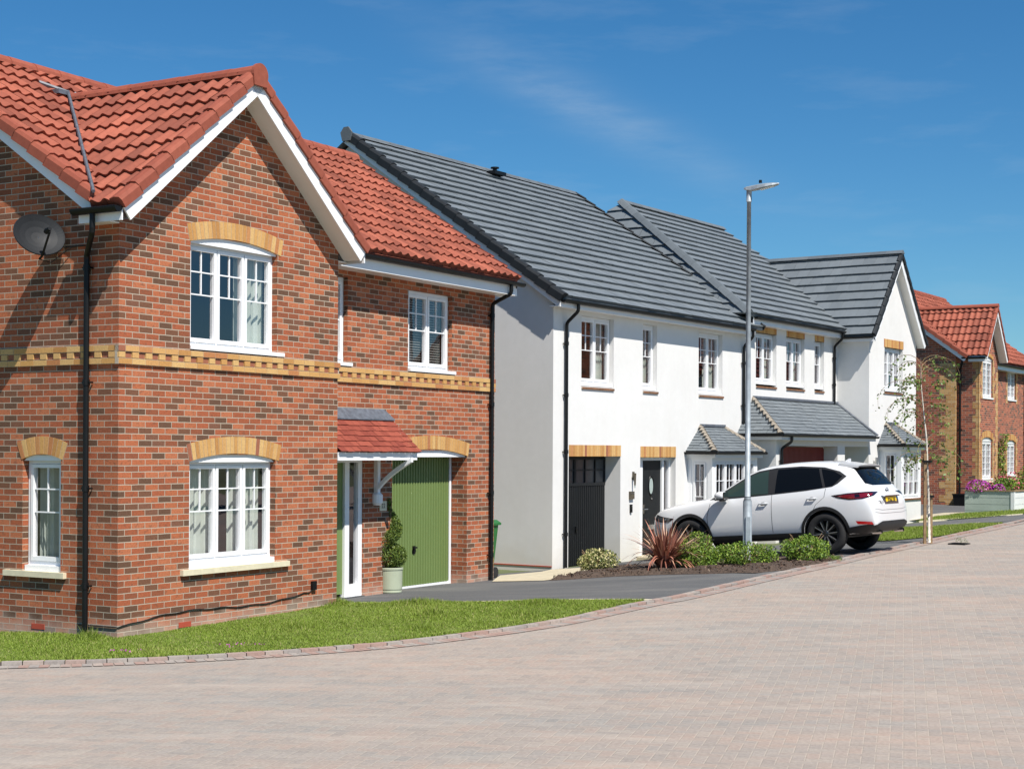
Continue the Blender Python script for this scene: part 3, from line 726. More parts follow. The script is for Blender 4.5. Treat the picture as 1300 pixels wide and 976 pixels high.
# grass blades
def grass(name, inside, bb, n, hmin, hmax, label, base=.0, tuft=None):
    x0, x1, y0, y1 = bb; x0 = max(x0, -6.8)
    P = np.array([x0, y0])+RNG.random((n*4, 2))*np.array([x1-x0, y1-y0])
    P = P[inside(P)][:n]; k = len(P)
    z = np.array([g(x, y)+.02+base for x, y in P])
    f = np.sin(P[:, 0]*2.1+1)*np.sin(P[:, 1]*1.7+.5)+.6*np.sin(P[:, 0]*5.3+P[:, 1]*3.1)
    h = (hmin+(hmax-hmin)*RNG.random(k))*(1+.25*f)
    for (tx, ty, tr, th) in (tuft or []):
        d = np.hypot(P[:, 0]-tx, (P[:, 1]-ty)*.8); h = h+th*np.exp(-(d/tr)**2)*RNG.random(k)
    a = RNG.random(k)*6.283; w = .004+.004*RNG.random(k); le = h*(.25+.5*RNG.random(k)); b = RNG.random(k)*6.283
    V = np.zeros((k*3, 3)); V[0::3, 0] = P[:, 0]-w*np.cos(a); V[0::3, 1] = P[:, 1]-w*np.sin(a); V[0::3, 2] = z
    V[1::3, 0] = P[:, 0]+w*np.cos(a); V[1::3, 1] = P[:, 1]+w*np.sin(a); V[1::3, 2] = z
    V[2::3, 0] = P[:, 0]+le*np.cos(b); V[2::3, 1] = P[:, 1]+le*np.sin(b); V[2::3, 2] = z+h
    F = np.arange(k*3).reshape(k, 3); pz = np.sin(P[:, 0]*1.9+2*np.sin(P[:, 1]*1.3))*np.sin(P[:, 1]*2.6+P[:, 0]*.7)
    h = h*np.where(pz > .75, .6, 1.0)
    T = np.clip(.5+.30*np.maximum(pz-.35, 0)+.08*f+.18*RNG.standard_normal(k), 0, 1)
    T = np.where(RNG.random(k) < .06, 1.0, np.minimum(T, .9))
    m = MB(); m.arrays(V, F, T); o = m.build(name, 'blade'); tag(o, label, 'grass', None, 'stuff'); return o
grass('grass', insA, bbA, 170000, .012, .034, 'short sunlit lawn in front of the near brick house', tuft=[(-1.05, 20.6, .16, .12), (.15, 20.3, .2, .1), (-3.0, 22.0, .2, .12), (-2.7, 19.4, .2, .07), (-2.55, 22.1, .22, .16), (-4.9, 18.3, .15, .16), (-1.1, 19.2, .2, .08), (-1.3, 22.0, .35, .1), (.4, 21.6, .3, .07)])
grass('grass', insL, bbL, 38000, .02, .055, 'strip of grass round the young birch between drive and footpath')
grass('grass', insU, bbU, 30000, .02, .055, 'grass bank sloping up to the boarded planter')
# ------------------------------------------------------------------ near brick house
def brick_house_A():
    H = thing('brick_house', 'red brick house with front gable, red pantile roof and sage green doors, nearest the camera', 'house', (FA[0][0], FA[0][1], 0), ang(FA), 'brick houses with red pantile roofs')
    mE, mW = .675, .83
    # ---- walls
    wb = MB(); F0 = front(0.); L0 = left(0.); F6 = front(.6)
    XA = 2.125; ZW = 7.02-.16; ew = ZW-mW*XA
    wall(wb, F0, 0, 4.25, -.25, [(0, ew), (XA, ZW), (4.25, ew)], [(1.22, 2.89, .70, 2.15, .11), (1.22, 2.91, 3.44, 4.88, .11)])
    zt = lambda y: 5.12-.14+mE*(y-.18)
    wall(wb, L0, 0, 6.8, -.25, [(0, 4.98), (.25, zt(.25)), (3.7, zt(3.7)), (6.8, zt(3.7)-mE*3.1)], [(.93, 1.58, .70, 2.14, .11)])
    wall(wb, F6, 4.25, 9.5, -.25, [(4.25, 5.0), (9.5, 5.0)], [(4.3, 5.70, .0, 2.1, .03), (6.46, 8.63, .0, 2.22, .32), (4.68, 5.29, 3.44, 4.765, .09), (6.88, 8.15, 3.44, 4.735, .09)])
    wb.face([(4.25, 0, -.25), (4.25, .6, -.25), (4.25, .6, 5.0), (4.25, 0, 5.0)])
    wall(wb, right(9.5), .6, 6.8, -.25, [(.6, zt(.6)), (3.7, zt(3.7)), (6.8, zt(3.7)-mE*3.1)])
    wb.face([(0, 6.8, -.25), (9.5, 6.8, -.25), (9.5, 6.8, 5.2), (0, 6.8, 5.2)])
    wb.build('wall', 'brick', H)
    fl = MB(); fl.box(.05, 9.45, .7, 6.75, 2.3, 2.5); fl.box(.05, 4.2, .15, .75, 2.3, 2.5); fl.build('floor', 'room', H)
    # ---- bands
    band(H, F0, -.028, 4.278); band(H, L0, .028, 6.8); band(H, F6, 4.25, 9.5)
    # ---- arches + boards
    arches(H, [(F0, 1.21, 2.96, 1.22, 2.89, 2.065, .10, .215, 25, 2.055, .025, .10), (F0, 1.20, 2.98, 1.22, 2.91, 4.785, .105, .215, 25, 4.775, .025, .10),
        (L0, .90, 1.60, .93, 1.58, 2.08, .07, .215, 11, 2.07, .025, .10), (F6, 6.44, 8.66, 6.46, 8.63, 2.12, .115, .215, 31, 2.11, .03, .2)])
    # ---- windows
    window(H, F0, 1.22, 2.89, .80, 2.08, .10, 3, cill=.09, cillh=.09, curtain=(.66, .62), sr=.0)
    window(H, F0, 1.22, 2.91, 3.50, 4.80, .10, 3, cill=.12, cillh=.045, curtain=(.0, .60), sl=.0, sr=.14)
    window(H, L0, .94, 1.57, .80, 2.09, .10, 1, cill=.07, cillh=.09, curtain=(.18, .30))
    window(H, F6, 4.68, 5.28, 3.50, 4.76, .085, 1, cill=.12, cillh=.045, curtain=None, blind=True, sr=.1)
    window(H, F6, 6.90, 8.13, 3.50, 4.73, .085, 2, cill=.12, cillh=.045, curtain=(0, .12), blind=True, sr=.1)
    sb = MB(); sb.box(1.06, 3.14, -.055, .06, .665, .735); sb.build('stone_sill', 'sill', H)
    sb = MB(); sb.box(.83, 1.86, -.055, .06, .665, .735, .5, L0); sb.build('stone_sill', 'sill', H)
    # ---- front door
    db = MB(); db.box(4.32, 5.27, .66, .70, .09, 2.03); D = db.build('front_door', 'green', H)
    fb = MB()
    for x0, x1, z0, z1 in ((4.26, 4.32, .04, 2.1), (5.27, 5.38, .04, 2.1), (5.60, 5.70, .04, 2.1), (4.32, 5.27, 2.03, 2.1), (5.38, 5.60, .04, .22), (5.38, 5.60, 2.03, 2.1)):
        fb.box(x0, x1, .618, .70, z0, z1)
    fb.build('door_frame', 'upvc', D)
    gm = MB(); gm.face([(5.38, .66, .22), (5.60, .66, .22), (5.60, .66, 2.03), (5.38, .66, 2.03)]); gm.build('side_light', 'glass', D)
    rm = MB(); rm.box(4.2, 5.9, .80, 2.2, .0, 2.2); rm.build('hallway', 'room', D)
    th = MB(); th.box(4.3, 5.7, .56, .8, -.05, .045); th.build('threshold', 'steel', D)
    # ---- garage door
    gd = MB(); x = 6.50
    gd.box(6.5, 8.59, .935, .96, .03, 2.30)
    while x < 8.55:
        gd.hexa([(x, .935, .05), (x+.014, .900, .05), (x+.014, .94, .05), (x, .94, .05), (x, .935, 2.3), (x+.014, .900, 2.3), (x+.014, .94, 2.3), (x, .94, 2.3)])
        gd.box(x+.014, x+.052, .900, .94, .05, 2.3); x += .0755
    G = gd.build('garage_door', 'green', H)
    gf = MB(); gf.box(8.55, 8.60, .89, .95, .0, 2.3); gf.box(6.47, 6.52, .89, .95, .0, 2.3); gf.box(6.47, 8.62, .90, .95, .0, .045); gf.build('door_frame', 'upvc', G)
    hb = MB(); hb.box(7.49, 7.54, .885, .915, .55, .68); hb.box(7.46, 7.56, .86, .885, .64, .665); hb.build('handle', 'blackpvc', G)
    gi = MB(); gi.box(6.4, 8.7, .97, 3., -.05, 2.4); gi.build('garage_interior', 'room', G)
    # ---- canopy
    cn = MB(); sl_ = Vector((0, -.62, -.60)); ln = sl_.length
    tiled(cn, (4.26, -.06, 2.19), (1, 0, 0), (0, .62, .55), 2.03, .80, .115, lift=.014, tilew=.165, tl=(0, 1))
    C = cn.build('porch_canopy', 'plainred', H)
    cf = MB(); cf.box(4.26, 6.24, -.01, .015, 2.07, 2.185); cf.box(6.215, 6.24, .015, .60, 2.07, 2.185)
    cf.hexa([(6.215, 0, 2.18), (6.24, 0, 2.18), (6.24, .60, 2.18), (6.215, .60, 2.18), (6.215, 0, 2.20), (6.24, 0, 2.20), (6.24, .60, 2.68), (6.215, .60, 2.68)])
    cf.box(4.26, 6.215, .015, .6, 2.08, 2.10); cf.build('fascia', 'upvc', C)
    lf = MB(); lf.hexa([(4.26, .44, 2.665), (6.3, .44, 2.665), (6.3, .598, 2.70), (4.26, .598, 2.70), (4.26, .44, 2.682), (6.3, .44, 2.682), (6.24, .598, 2.84), (4.26, .598, 2.84)]); lf.build('lead_flashing', 'lead', C)
    bk = MB(); bk.box(5.98, 6.05, .53, .60, 1.55, 2.07)
    for k in range(10):
        t0, t1 = k/10, (k+1)/10; q = lambda t_: (.55-.62*t_+.06*math.sin(t_*3.14), 1.60+.44*t_+.0)
        (ya, za), (yb, zb) = q(t0), q(t1)
        bk.hexa([(5.985, ya, za), (6.045, ya, za), (6.045, yb, zb), (5.985, yb, zb), (5.985, ya, za+.07), (6.045, ya, za+.07), (6.045, yb, zb+.07), (5.985, yb, zb+.07)])
    bk.build('canopy_bracket', 'upvc', C)
    b2 = MB(); b2.tube([(6.015, .565, 1.38), (6.015, .565, 1.42), (6.015, .565, 1.54), (6.015, .565, 1.57)], [.055, .085, .085, .05], 12); b2.build('bracket_foot', 'upvc', C)
    # ---- number plate with 22
    pl = MB(); pl.box(6.12, 6.30, .585, .60, 1.29, 1.44); P = pl.build('number_plate', 'sill', H)
    text_mesh('house_number', '22', .10, (6.21, .584, 1.335), P, 'ink')
    # ---- main roof
    ml = math.hypot(3.52, 3.52*mE); V = (0, 1, mE)
    rb = MB(); tiled(rb, (-.16, .18, 5.12), (1, 0, 0), V, 9.79, ml, .335, wave=.205, amp=.042, lift=.042)
    roof_under(rb, (-.14, .18, 5.11), (1, 0, 0), V, 9.7, ml)
    roof_under(rb, (-.14, 7.22, 5.11), (1, 0, 0), (0, -1, mE), 9.7, ml, .03)
    RF = rb.build('roof', 'pantile', H)
    rg = MB(); ridge(rg, (-.2, 3.7, 7.52), (9.65, 3.7, 7.52), .13); rg.build('ridge_tile', 'redcap', RF)
    verges(RF, [((-.18, .16, 5.13), (-.18, 3.66, 5.13+3.5*mE), (-1, 0, 0))], .335, .13, .14)
    # ---- wing roof
    wl = math.hypot(2.395, 2.395*mW)
    rb = MB(); Ylen = 3.35
    xv = lambda v: (0, .28+.18+(5.03+v*mW/math.hypot(1, mW)-5.12)/mE+.12)
    tiled(rb, (-.27, -.28, 5.03), (0, 1, 0), (1, 0, mW), Ylen, wl, .335, wave=.205, amp=.042, lift=.042, xr=xv)
    roof_under(rb, (-.27, -.26, 5.02), (0, 1, 0), (1, 0, mW), Ylen, wl, xr=xv)
    tiled(rb, (4.52, -.28, 5.03), (0, 1, 0), (-1, 0, mW), Ylen, wl, .335, wave=.205, amp=.042, lift=.042, xr=xv)
    roof_under(rb, (4.52, -.26, 5.02), (0, 1, 0), (-1, 0, mW), Ylen, wl, xr=xv)
    RW = rb.build('roof', 'pantile', H)
    rg = MB(); ridge(rg, (2.125, -.34, 7.03), (2.125, 3.15, 7.03), .13); rg.build('ridge_tile', 'redcap', RW)
    ec = MB(); pts = [(2.125+.145*math.cos(a), -.355, 6.985+.145*math.sin(a)) for a in np.linspace(-.35, math.pi+.35, 14)]
    pts = [(2.0, -.355, 6.84)]+pts[::-1]+[(2.25, -.355, 6.84)]
    ec.face(pts); ec.face([(p[0], -.31, p[2]) for p in pts][::-1])
    for k in range(len(pts)): a, b = pts[k], pts[(k+1) % len(pts)]; ec.face([a, b, (b[0], -.31, b[2]), (a[0], -.31, a[2])])
    ec.build('ridge_end_cap', 'redcap', RW)
    verges(RW, [((-.29, -.30, 5.04), (2.08, -.30, 5.04+2.37*mW), (0, -1, 0)), ((4.54, -.30, 5.04), (2.17, -.30, 5.04+2.37*mW), (0, -1, 0))], .335, .15, .13)
    barge(RW, (-.27, -.30, 5.03), (2.125, -.30, 7.02), (0, -1, 0), .30); barge(RW, (4.52, -.30, 5.03), (2.125, -.30, 7.02), (0, -1, 0), .30)
    barge(RF, (-.16, .18, 5.12), (-.16, 3.7, 7.5), (-1, 0, 0), .16, .15)
    # ---- valley leads
    for s_ in (-1, 1):
        lv = MB(); P = [Vector((2.125+s_*2.38, .16, 5.20)).lerp(Vector((2.125+s_*.06, 3.0, 7.13)), q/10)+Vector((0, 0, .006*(q % 2))) for q in range(11)]
        lv.tube([tuple(p) for p in P], .022, 6); lv.build('valley_lead', 'lead', RF)
    lv = MB(); lv.box(1.80, 2.0, 2.9, 3.15, 7.05, 7.11); lv.tube([(2.0, 2.95, 7.1), (1.7, 3.3, 7.25)], .03, 6); lv.build('lead_saddle', 'lead', RF)
    # ---- eaves: fascia, soffit, gutters
    boxes('fascia', 'upvc', H, [(4.24, 9.56, .235, .257, 4.85, 5.07), (9.50, 9.66, .258, .60, 4.85, 5.06), (-.25, -.228, -.28, .40, 4.84, 5.0), (4.478, 4.5, -.28, .25, 4.84, 5.0)])
    boxes('soffit', 'soffit', H, [(4.24, 9.49, .258, .60, 4.86, 4.875), (-.227, 0, .0, .40, 4.85, 4.865), (4.25, 4.477, .0, .25, 4.85, 4.865)])
    gutter(H, (4.62, .175, 5.055), (9.74, .175, 5.055)); gutter(H, (-.315, -.30, 4.99), (-.315, .42, 4.99), r=.066, out=(-1, 0, 0))
    vpipe(H, [(9.33, .175, 5.03), (9.33, .175, 4.86), (9.33, .545, 4.70), (9.33, .545, .0)], .034, (4.5, 3.0, 1.5, .45))
    vpipe(H, [(-.31, .12, 4.96), (-.31, .12, 4.72), (-.06, .46, 4.50), (-.06, .46, -.02)], .034, (4.35, 3.0, 1.75, .6), nrm=(-1, 0, 0))
    # ---- small fittings
    boxes('air_brick', 'terracotta', H, [(1.04, 1.26, -.006, .03, .03, .095)]); boxes('air_brick', 'terracotta', H, [(1.19, 1.41, -.006, .03, .035, .10)], L0)
    cm = MB(); cm.box(3.66, 3.75, -.04, .0, .30, .42); cm.build('meter_socket', 'blackpvc', H)
    ow = MB()
    ow.tube([(-.012, .62, .13), (-.012, .0, .135), (0.0, -.012, .135)]+[(x, -.012, .13+.05*math.sin(x*1.7)+.045*x+.008*math.sin(x*11)) for x in np.arange(.1, 3.55, .1)]+[(3.62, -.012, .27), (3.70, -.012, .32)], .007, 6)
    ow.build('cable', 'cable', H); ow = MB(); ow.tube([(-.012, .5, 4.62), (-.012, .9, 4.62)], .006, 6); ow.build('cable', 'cable', H)
    return H

def text_mesh(name, s, size, at_, parent, mat, rotx=90, rotz=0, bold=.0, ext=.001):
    cu = bpy.data.curves.new(name, 'FONT'); cu.body = s; cu.size = size; cu.align_x = 'CENTER'; cu.extrude = ext; cu.offset = bold; cu.resolution_u = 3
    ob = bpy.data.objects.new(name, cu); COL.objects.link(ob)
    dg = bpy.context.evaluated_depsgraph_get(); dg.update()
    me = bpy.data.meshes.new_from_object(ob.evaluated_get(dg)); bpy.data.objects.remove(ob)
    ob = bpy.data.objects.new(name, me); COL.objects.link(ob); me.materials.clear(); me.materials.append(M[mat])
    ob.parent = parent; ob.location = at_; ob.rotation_euler = (R(rotx), 0, R(rotz)); return ob
HA = brick_house_A()
# ------------------------------------------------------------------ white rendered houses
def brick_sill(mb, tf, a0, a1, z, proud=.028): lintel(mb, tf, a0, a1, z-.042, z, .11, proud, .03)
def lintels(par, lst):
    for a in lst: m = MB(); lintel(m, *a); m.build('brick_lintel', 'buff', par)
def sills(par, lst):
    for tf, x0, x1, z in lst: m = MB(); brick_sill(m, tf, x0, x1, z); m.build('brick_sill', 'sillbrick', par)
def lower_door(H, x0, x1, z0, z1, y, mat, top_glass=True, name='garage_door'):
    gd = MB(); zt = z1-.52 if top_glass else z1
    gd.box(x0, x1, y+.02, y+.045, z0, z1); x = x0
    while x < x1-.04:
        gd.box(x+.012, min(x+.062, x1), y, y+.03, z0+.02, zt-.04); x += .074
    G = gd.build(name, mat, H)
    if top_glass:
        b = MB(); b.box(x0, x1, y-.012, y+.03, zt-.06, zt); b.box(x0, x1, y-.012, y+.03, z1-.05, z1); n = 5
        for k in range(n+1):
            xm = x0+(x1-x0)*k/n; w = .035 if k in (0, n, 2) else .016
            b.box(max(x0, xm-w), min(x1, xm+w), y-.012, y+.03, zt, z1-.05)
        b.box(x0, x1, y-.008, y+.03, (zt+z1)/2-.012, (zt+z1)/2+.012); b.build('glazing_bar', mat, G)
        p = MB(); p.face([(x0, y+.012, zt), (x1, y+.012, zt), (x1, y+.012, z1-.04), (x0, y+.012, z1-.04)]); p.build('pane', 'smokeglass', G)
    h = MB(); xm = x0+(x1-x0)*.42; h.box(xm-.02, xm+.02, y-.03, y+.01, z0+.68, z0+.80); h.box(xm-.05, xm+.02, y-.045, y-.03, z0+.74, z0+.765); h.build('handle', 'blackpvc', G)
    return G
def hip_roof(H, xa, xb, yw, ye, z0, ta, tb, z1, gauge, leftwall=True, rightwall=True, mort=.05, name='bay_roof', right_hip=True):
    """lean-to with hipped ends. xa..xb eave, ta..tb top at the wall"""
    rb = MB(); L_ = math.hypot(yw-ye, z1-z0); V = (0, yw-ye, z1-z0)
    tiled(rb, (xa, ye, z0), (1, 0, 0), V, xb-xa, L_, gauge, lift=.018, tilew=.25, xr=lambda v: ((ta-xa)*v/L_, (xb-xa)-(xb-tb)*v/L_))
    roof_under(rb, (xa, ye, z0), (1, 0, 0), V, xb-xa, L_, .03, xr=lambda v: ((ta-xa)*v/L_, (xb-xa)-(xb-tb)*v/L_))
    Ls = math.hypot(ta-xa, z1-z0)
    tiled(rb, (xa, yw, z0), (0, -1, 0), (ta-xa, 0, z1-z0), yw-ye, Ls, gauge*Ls/L_, lift=.018, tilew=.25, xr=lambda v: (0, (yw-ye)*(1-v/Ls)))
    if right_hip:
        Lr = math.hypot(xb-tb, z1-z0)
        tiled(rb, (xb, yw, z0), (0, -1, 0), (tb-xb, 0, z1-z0), yw-ye, Lr, gauge*Lr/L_, lift=.018, tilew=.25, xr=lambda v: (0, (yw-ye)*(1-v/Lr)))
    B = rb.build(name, 'slate', H)
    n = max(5, round(L_/gauge))
    for (c0, c1) in (((xa, ye, z0), (ta, yw, z1)),)+((((xb, ye, z0), (tb, yw, z1)),) if right_hip else ()):
        hb = MB(); A, Bb = Vector(c0), Vector(c1); d = (Bb-A); nrm = Vector((-.2 if c0[0] == xa else .2, -.6, .75)).normalized(); sdv = d.cross(nrm).normalized()
        for k in range(n):
            p = A+d*(k/n); q = A+d*((k+1.05)/n); u = nrm
            for s_, w1, w0 in ((1, .075, .035), (-1, .075, .035)):
                hb.hexa([p+u*.0, p+sdv*s_*(w1+rt(.01, .05))+u*.0, q+sdv*s_*w0, q, p+u*.055, p+sdv*s_*w1+u*.03, q+sdv*s_*w0+u*.03, q+u*.045])
        hb.build('hip_mortar', 'sandmortar', B)
    fl = MB(); fl.box(ta-.02, tb+.02, yw-.055, yw+.0, z1-.0, z1+.055); fl.build('top_flashing', 'lead', B)
    gutter(H, (xa-.02, ye-.035, z0-.02), (xb+.02, ye-.035, z0-.02), r=.048)
    gutter(H, (xa-.045, yw, z0-.02), (xa-.045, ye-.06, z0-.02), r=.045, out=(-1, 0, 0), clips=False)
    if right_hip: gutter(H, (xb+.045, yw, z0-.02), (xb+.045, ye-.06, z0-.02), r=.045, out=(1, 0, 0), clips=False)
    s = MB(); s.box(xa+.03, xb-.03, ye+.01, ye+.03, z0-.14, z0-.01); s.box(xa+.03, xa+.05, ye+.03, yw, z0-.14, z0-.01); s.box(xb-.05, xb-.03, ye+.03, yw, z0-.14, z0-.01)
    s.box(xa+.05, xb-.05, ye+.03, yw, z0-.14, z0-.125); s.build('fascia', 'upvc', B)
    return B
def bay(H, x0, x1, yw, dep, zb, zs, zt, nl, zfloor, sillc='buff'):
    y0 = yw-dep; wb = MB()
    wb.box(x0-.02, x1+.02, y0, yw+.01, zfloor, zs-.06); W_ = wb.build('bay_plinth', 'render', H)
    sb = MB(); sb.box(x0-.05, x1+.05, y0-.04, yw, zs-.045, zs-.0); sb.build('bay_sill', 'sillbrick', W_)
    pm = MB()
    for (px, py) in ((x0, y0), (x1-.11, y0)): pm.box(px, px+.11, py, py+.11, zs, zt)
    pm.box(x0, x0+.05, yw-.09, yw, zs, zt); pm.box(x1-.05, x1, yw-.09, yw, zs, zt)
    pm.box(x0, x1, y0, y0+.09, zt, zt+.10); pm.box(x0, x0+.09, y0+.09, yw, zt, zt+.10); pm.box(x1-.09, x1, y0+.09, yw, zt, zt+.10)
    pm.build('bay_post', 'upvc', W_)
    window(H, front(y0), x0+.11, x1-.11, zs, zt, .02, nl, rows=(.35, .68), curtain=(.25, .25), room=True, cill=.05, re_=-.02)
    window(H, left(x0), y0+.11, yw-.09, zs, zt, .02, 1, rows=(.35, .68), curtain=None, room=False, cill=.05)
    window(H, right(x1), y0+.11, yw-.09, zs, zt, .02, 1, rows=(.35, .68), curtain=None, room=False, cill=.05)

def white_house_1():
    H = thing('rendered_house', 'white rendered house with black garage and front doors, beside the near brick house', 'house', (FB[0][0], FB[0][1], 0), ang(FB), 'white rendered houses in the row')
    F0 = front(0.); L0 = left(0.); m = .69
    wb = MB(); top = 5.12
    zt = lambda y: 5.15-.14+m*(y+.3)
    WO = [(1.04, 2.31, 3.50, 4.90, .12), (3.53, 4.15, 3.50, 4.90, .12), (6.10, 7.30, 3.50, 4.90, .12)]
    wall(wb, F0, 0, 8.5, -.3, [(0, top), (8.5, top)], WO+[(.58, 2.61, -.2, 2.11, .38), (3.44, 5.03, -.04, 2.09, .16), (5.7, 7.8, .75, 2.04, .1)])
    wall(wb, L0, 0, 10, -.3, [(0, zt(0)), (5, zt(5)), (10, zt(0))])
    wall(wb, right(8.83), 0, 10, -.3, [(0, zt(0)), (5, zt(5)), (10, zt(0))])
    wb.face([(0, 10, -.3), (8.83, 10, -.3), (8.83, 10, 5.1), (0, 10, 5.1)])
    wb.build('wall', 'render', H)
    fl = MB(); fl.box(.05, 8.4, .2, 9.9, 2.6, 2.8); fl.build('floor', 'room', H)
    # plinth bricks at the left wall foot
    pb = MB(); pb.box(-.012, .012, .01, 9, -.02, .0); pb.build('brick_plinth', 'terracotta', H)
    lintels(H, [(F0, .58, 2.62, 2.11, 2.335), (F0, 3.44, 5.03, 2.09, 2.32)])
    sills(H, [(F0, 1.04, 2.31, 3.485), (F0, 3.53, 4.19, 3.485), (F0, 6.10, 7.34, 3.485)])
    window(H, F0, 1.05, 2.30, 3.56, 4.897, .11, 2, cill=.10, curtain=(0, .35))
    window(H, F0, 3.54, 4.14, 3.56, 4.897, .11, 1, cill=.10, curtain=(.0, .25))
    window(H, F0, 6.11, 7.29, 3.56, 4.897, .11, 2, cill=.10, curtain=(.0, .40))
    lower_door(H, .6, 2.59, -.1, 2.09, .36, 'darkdoor')
    dm = MB(); dm.box(3.80, 4.66, .18, .22, .03, 2.02); D = dm.build('front_door', 'darkdoor', H)
    fm = MB()
    for x0, x1, z0, z1 in ((3.45, 3.80, .0, 2.08), (4.66, 4.75, .0, 2.08), (4.97, 5.03, .0, 2.08), (3.80, 4.66, 2.02, 2.08), (4.75, 4.97, 2.02, 2.08), (4.75, 4.97, .0, .15)): fm.box(x0, x1, .14, .22, z0, z1)
    fm.build('door_frame', 'upvc', D)
    gm = MB(); gm.face([(4.75, .18, .15), (4.97, .18, .15), (4.97, .18, 2.02), (4.75, .18, 2.02)]); gm.build('side_light', 'glass', D)
    ov = MB(); M4 = Matrix.Translation((4.24, .178, 1.47)) @ Matrix.Rotation(R(90), 4, 'X') @ Matrix.Diagonal((.62, 1.25, 1, 1)); ov.lathe([(.135, 0), (.155, .012), (.165, .018), (.175, .012), (.185, 0)], 28, M4); ov.build('oval_frame', 'blackpvc', D)
    oc_ = MB(); oc_.face([(4.24+.084*math.cos(a), .174, 1.47+.17*math.sin(a)) for a in np.linspace(0, 6.283, 29)[:-1]]); oc_.build('oval_window', 'frost', D)
    hb = MB(); hb.tube([(3.9, .17, .98), (3.9, .13, .98), (4.01, .13, .98)], .012, 8); hb.box(3.88, 3.92, .165, .185, .88, 1.08); hb.build('handle', 'chrome', D)
    lb = MB(); lb.box(4.09, 4.41, .168, .18, .54, .64); lb.build('letter_plate', 'chrome', D)
    kb = MB(); kb.tube([(4.24, .18, 1.2), (4.24, .155, 1.2)], .022, 10); kb.build('knocker', 'chrome', D)
    im = MB(); im.box(3.4, 5.1, .3, 2.0, -.05, 2.2); im.build('hallway', 'room', D)
    st = MB(); st.box(3.3, 5.2, -.7, .14, -.3, .0); st.box(3.44, 5.03, .14, .3, -.3, .005); st.build('door_step', 'slabs', H)
    # bay
    bay(H, 5.6, 7.92, 0., .6, -.2, .78, 2.04, 4, -.3)
    hip_roof(H, 5.5, 8.02, 0., -.72, 2.22, 6.2, 7.36, 2.78, .10)
    # roof
    rb = MB(); Lr = math.hypot(5.3, 5.3*m); V = (0, 1, m)
    tiled(rb, (-.14, -.3, 5.15), (1, 0, 0), V, 9.0, Lr, .335, lift=.054, tilew=.335)
    roof_under(rb, (-.14, -.3, 5.14), (1, 0, 0), V, 9.0, Lr); roof_under(rb, (-.14, 10.3, 5.14), (1, 0, 0), (0, -1, m), 9.0, Lr, .03)
    RF = rb.build('roof', 'slate', H)
    rg = MB(); ridge(rg, (-.2, 5, 8.83), (8.9, 5, 8.83), .125, angular=True); rg.build('ridge_tile', 'slatecap', RF)
    verges(RF, [((-.17, -.32, 5.16), (-.17, 4.96, 5.16+5.28*m), (-1, 0, 0))], .335, .16, .17, lift=.055, mat='slatedark'); verges(RF, [((8.88, -.32, 5.16), (8.88, 4.96, 5.16+5.28*m), (1, 0, 0))], .335, .06, .12, lift=.05, mat='slatedark')
    cp = MB(); cp.prism([(-.10, 8.66), (.10, 8.66), (.15, 8.84), (.06, 8.95), (-.06, 8.95), (-.15, 8.84)], -.24, -.20, lambda a, d, z: (d, 5+a, z)); cp.build('ridge_end_cap', 'slatecap', RF)
    barge(RF, (-.15, -.3, 5.15), (-.15, 5, 8.81), (-1, 0, 0), .15, .15)
    vt = MB(); vt.tube([(4.85, 4.72, 8.55), (4.85, 4.72, 8.82)], .05, 12); vt.tube([(4.85, 4.72, 8.82), (4.85, 4.72, 8.85)], .10, 12); vt.box(4.62, 5.08, 4.55, 4.8, 8.66, 8.74); vt.build('roof_vent', 'blackpvc', RF)
    boxes('fascia', 'upvc', H, [(-.15, 8.52, -.245, -.223, 4.97, 5.13)]); boxes('soffit', 'upvc', H, [(-.15, 8.52, -.222, -.001, 4.98, 4.995)])
    gutter(H, (-.14, -.305, 5.10), (8.36, -.305, 5.10))
    vpipe(H, [(.42, -.305, 5.06), (.42, -.305, 4.92), (.40, -.055, 4.70), (.40, -.055, -.05)], .034, (4.3, 3.3, 2.2, .6))
    vpipe(H, [(8.30, -.305, 5.06), (8.30, -.305, 4.92), (8.33, -.055, 4.70), (8.33, -.055, 2.75)], .034, (4.3, 3.3))
    return H
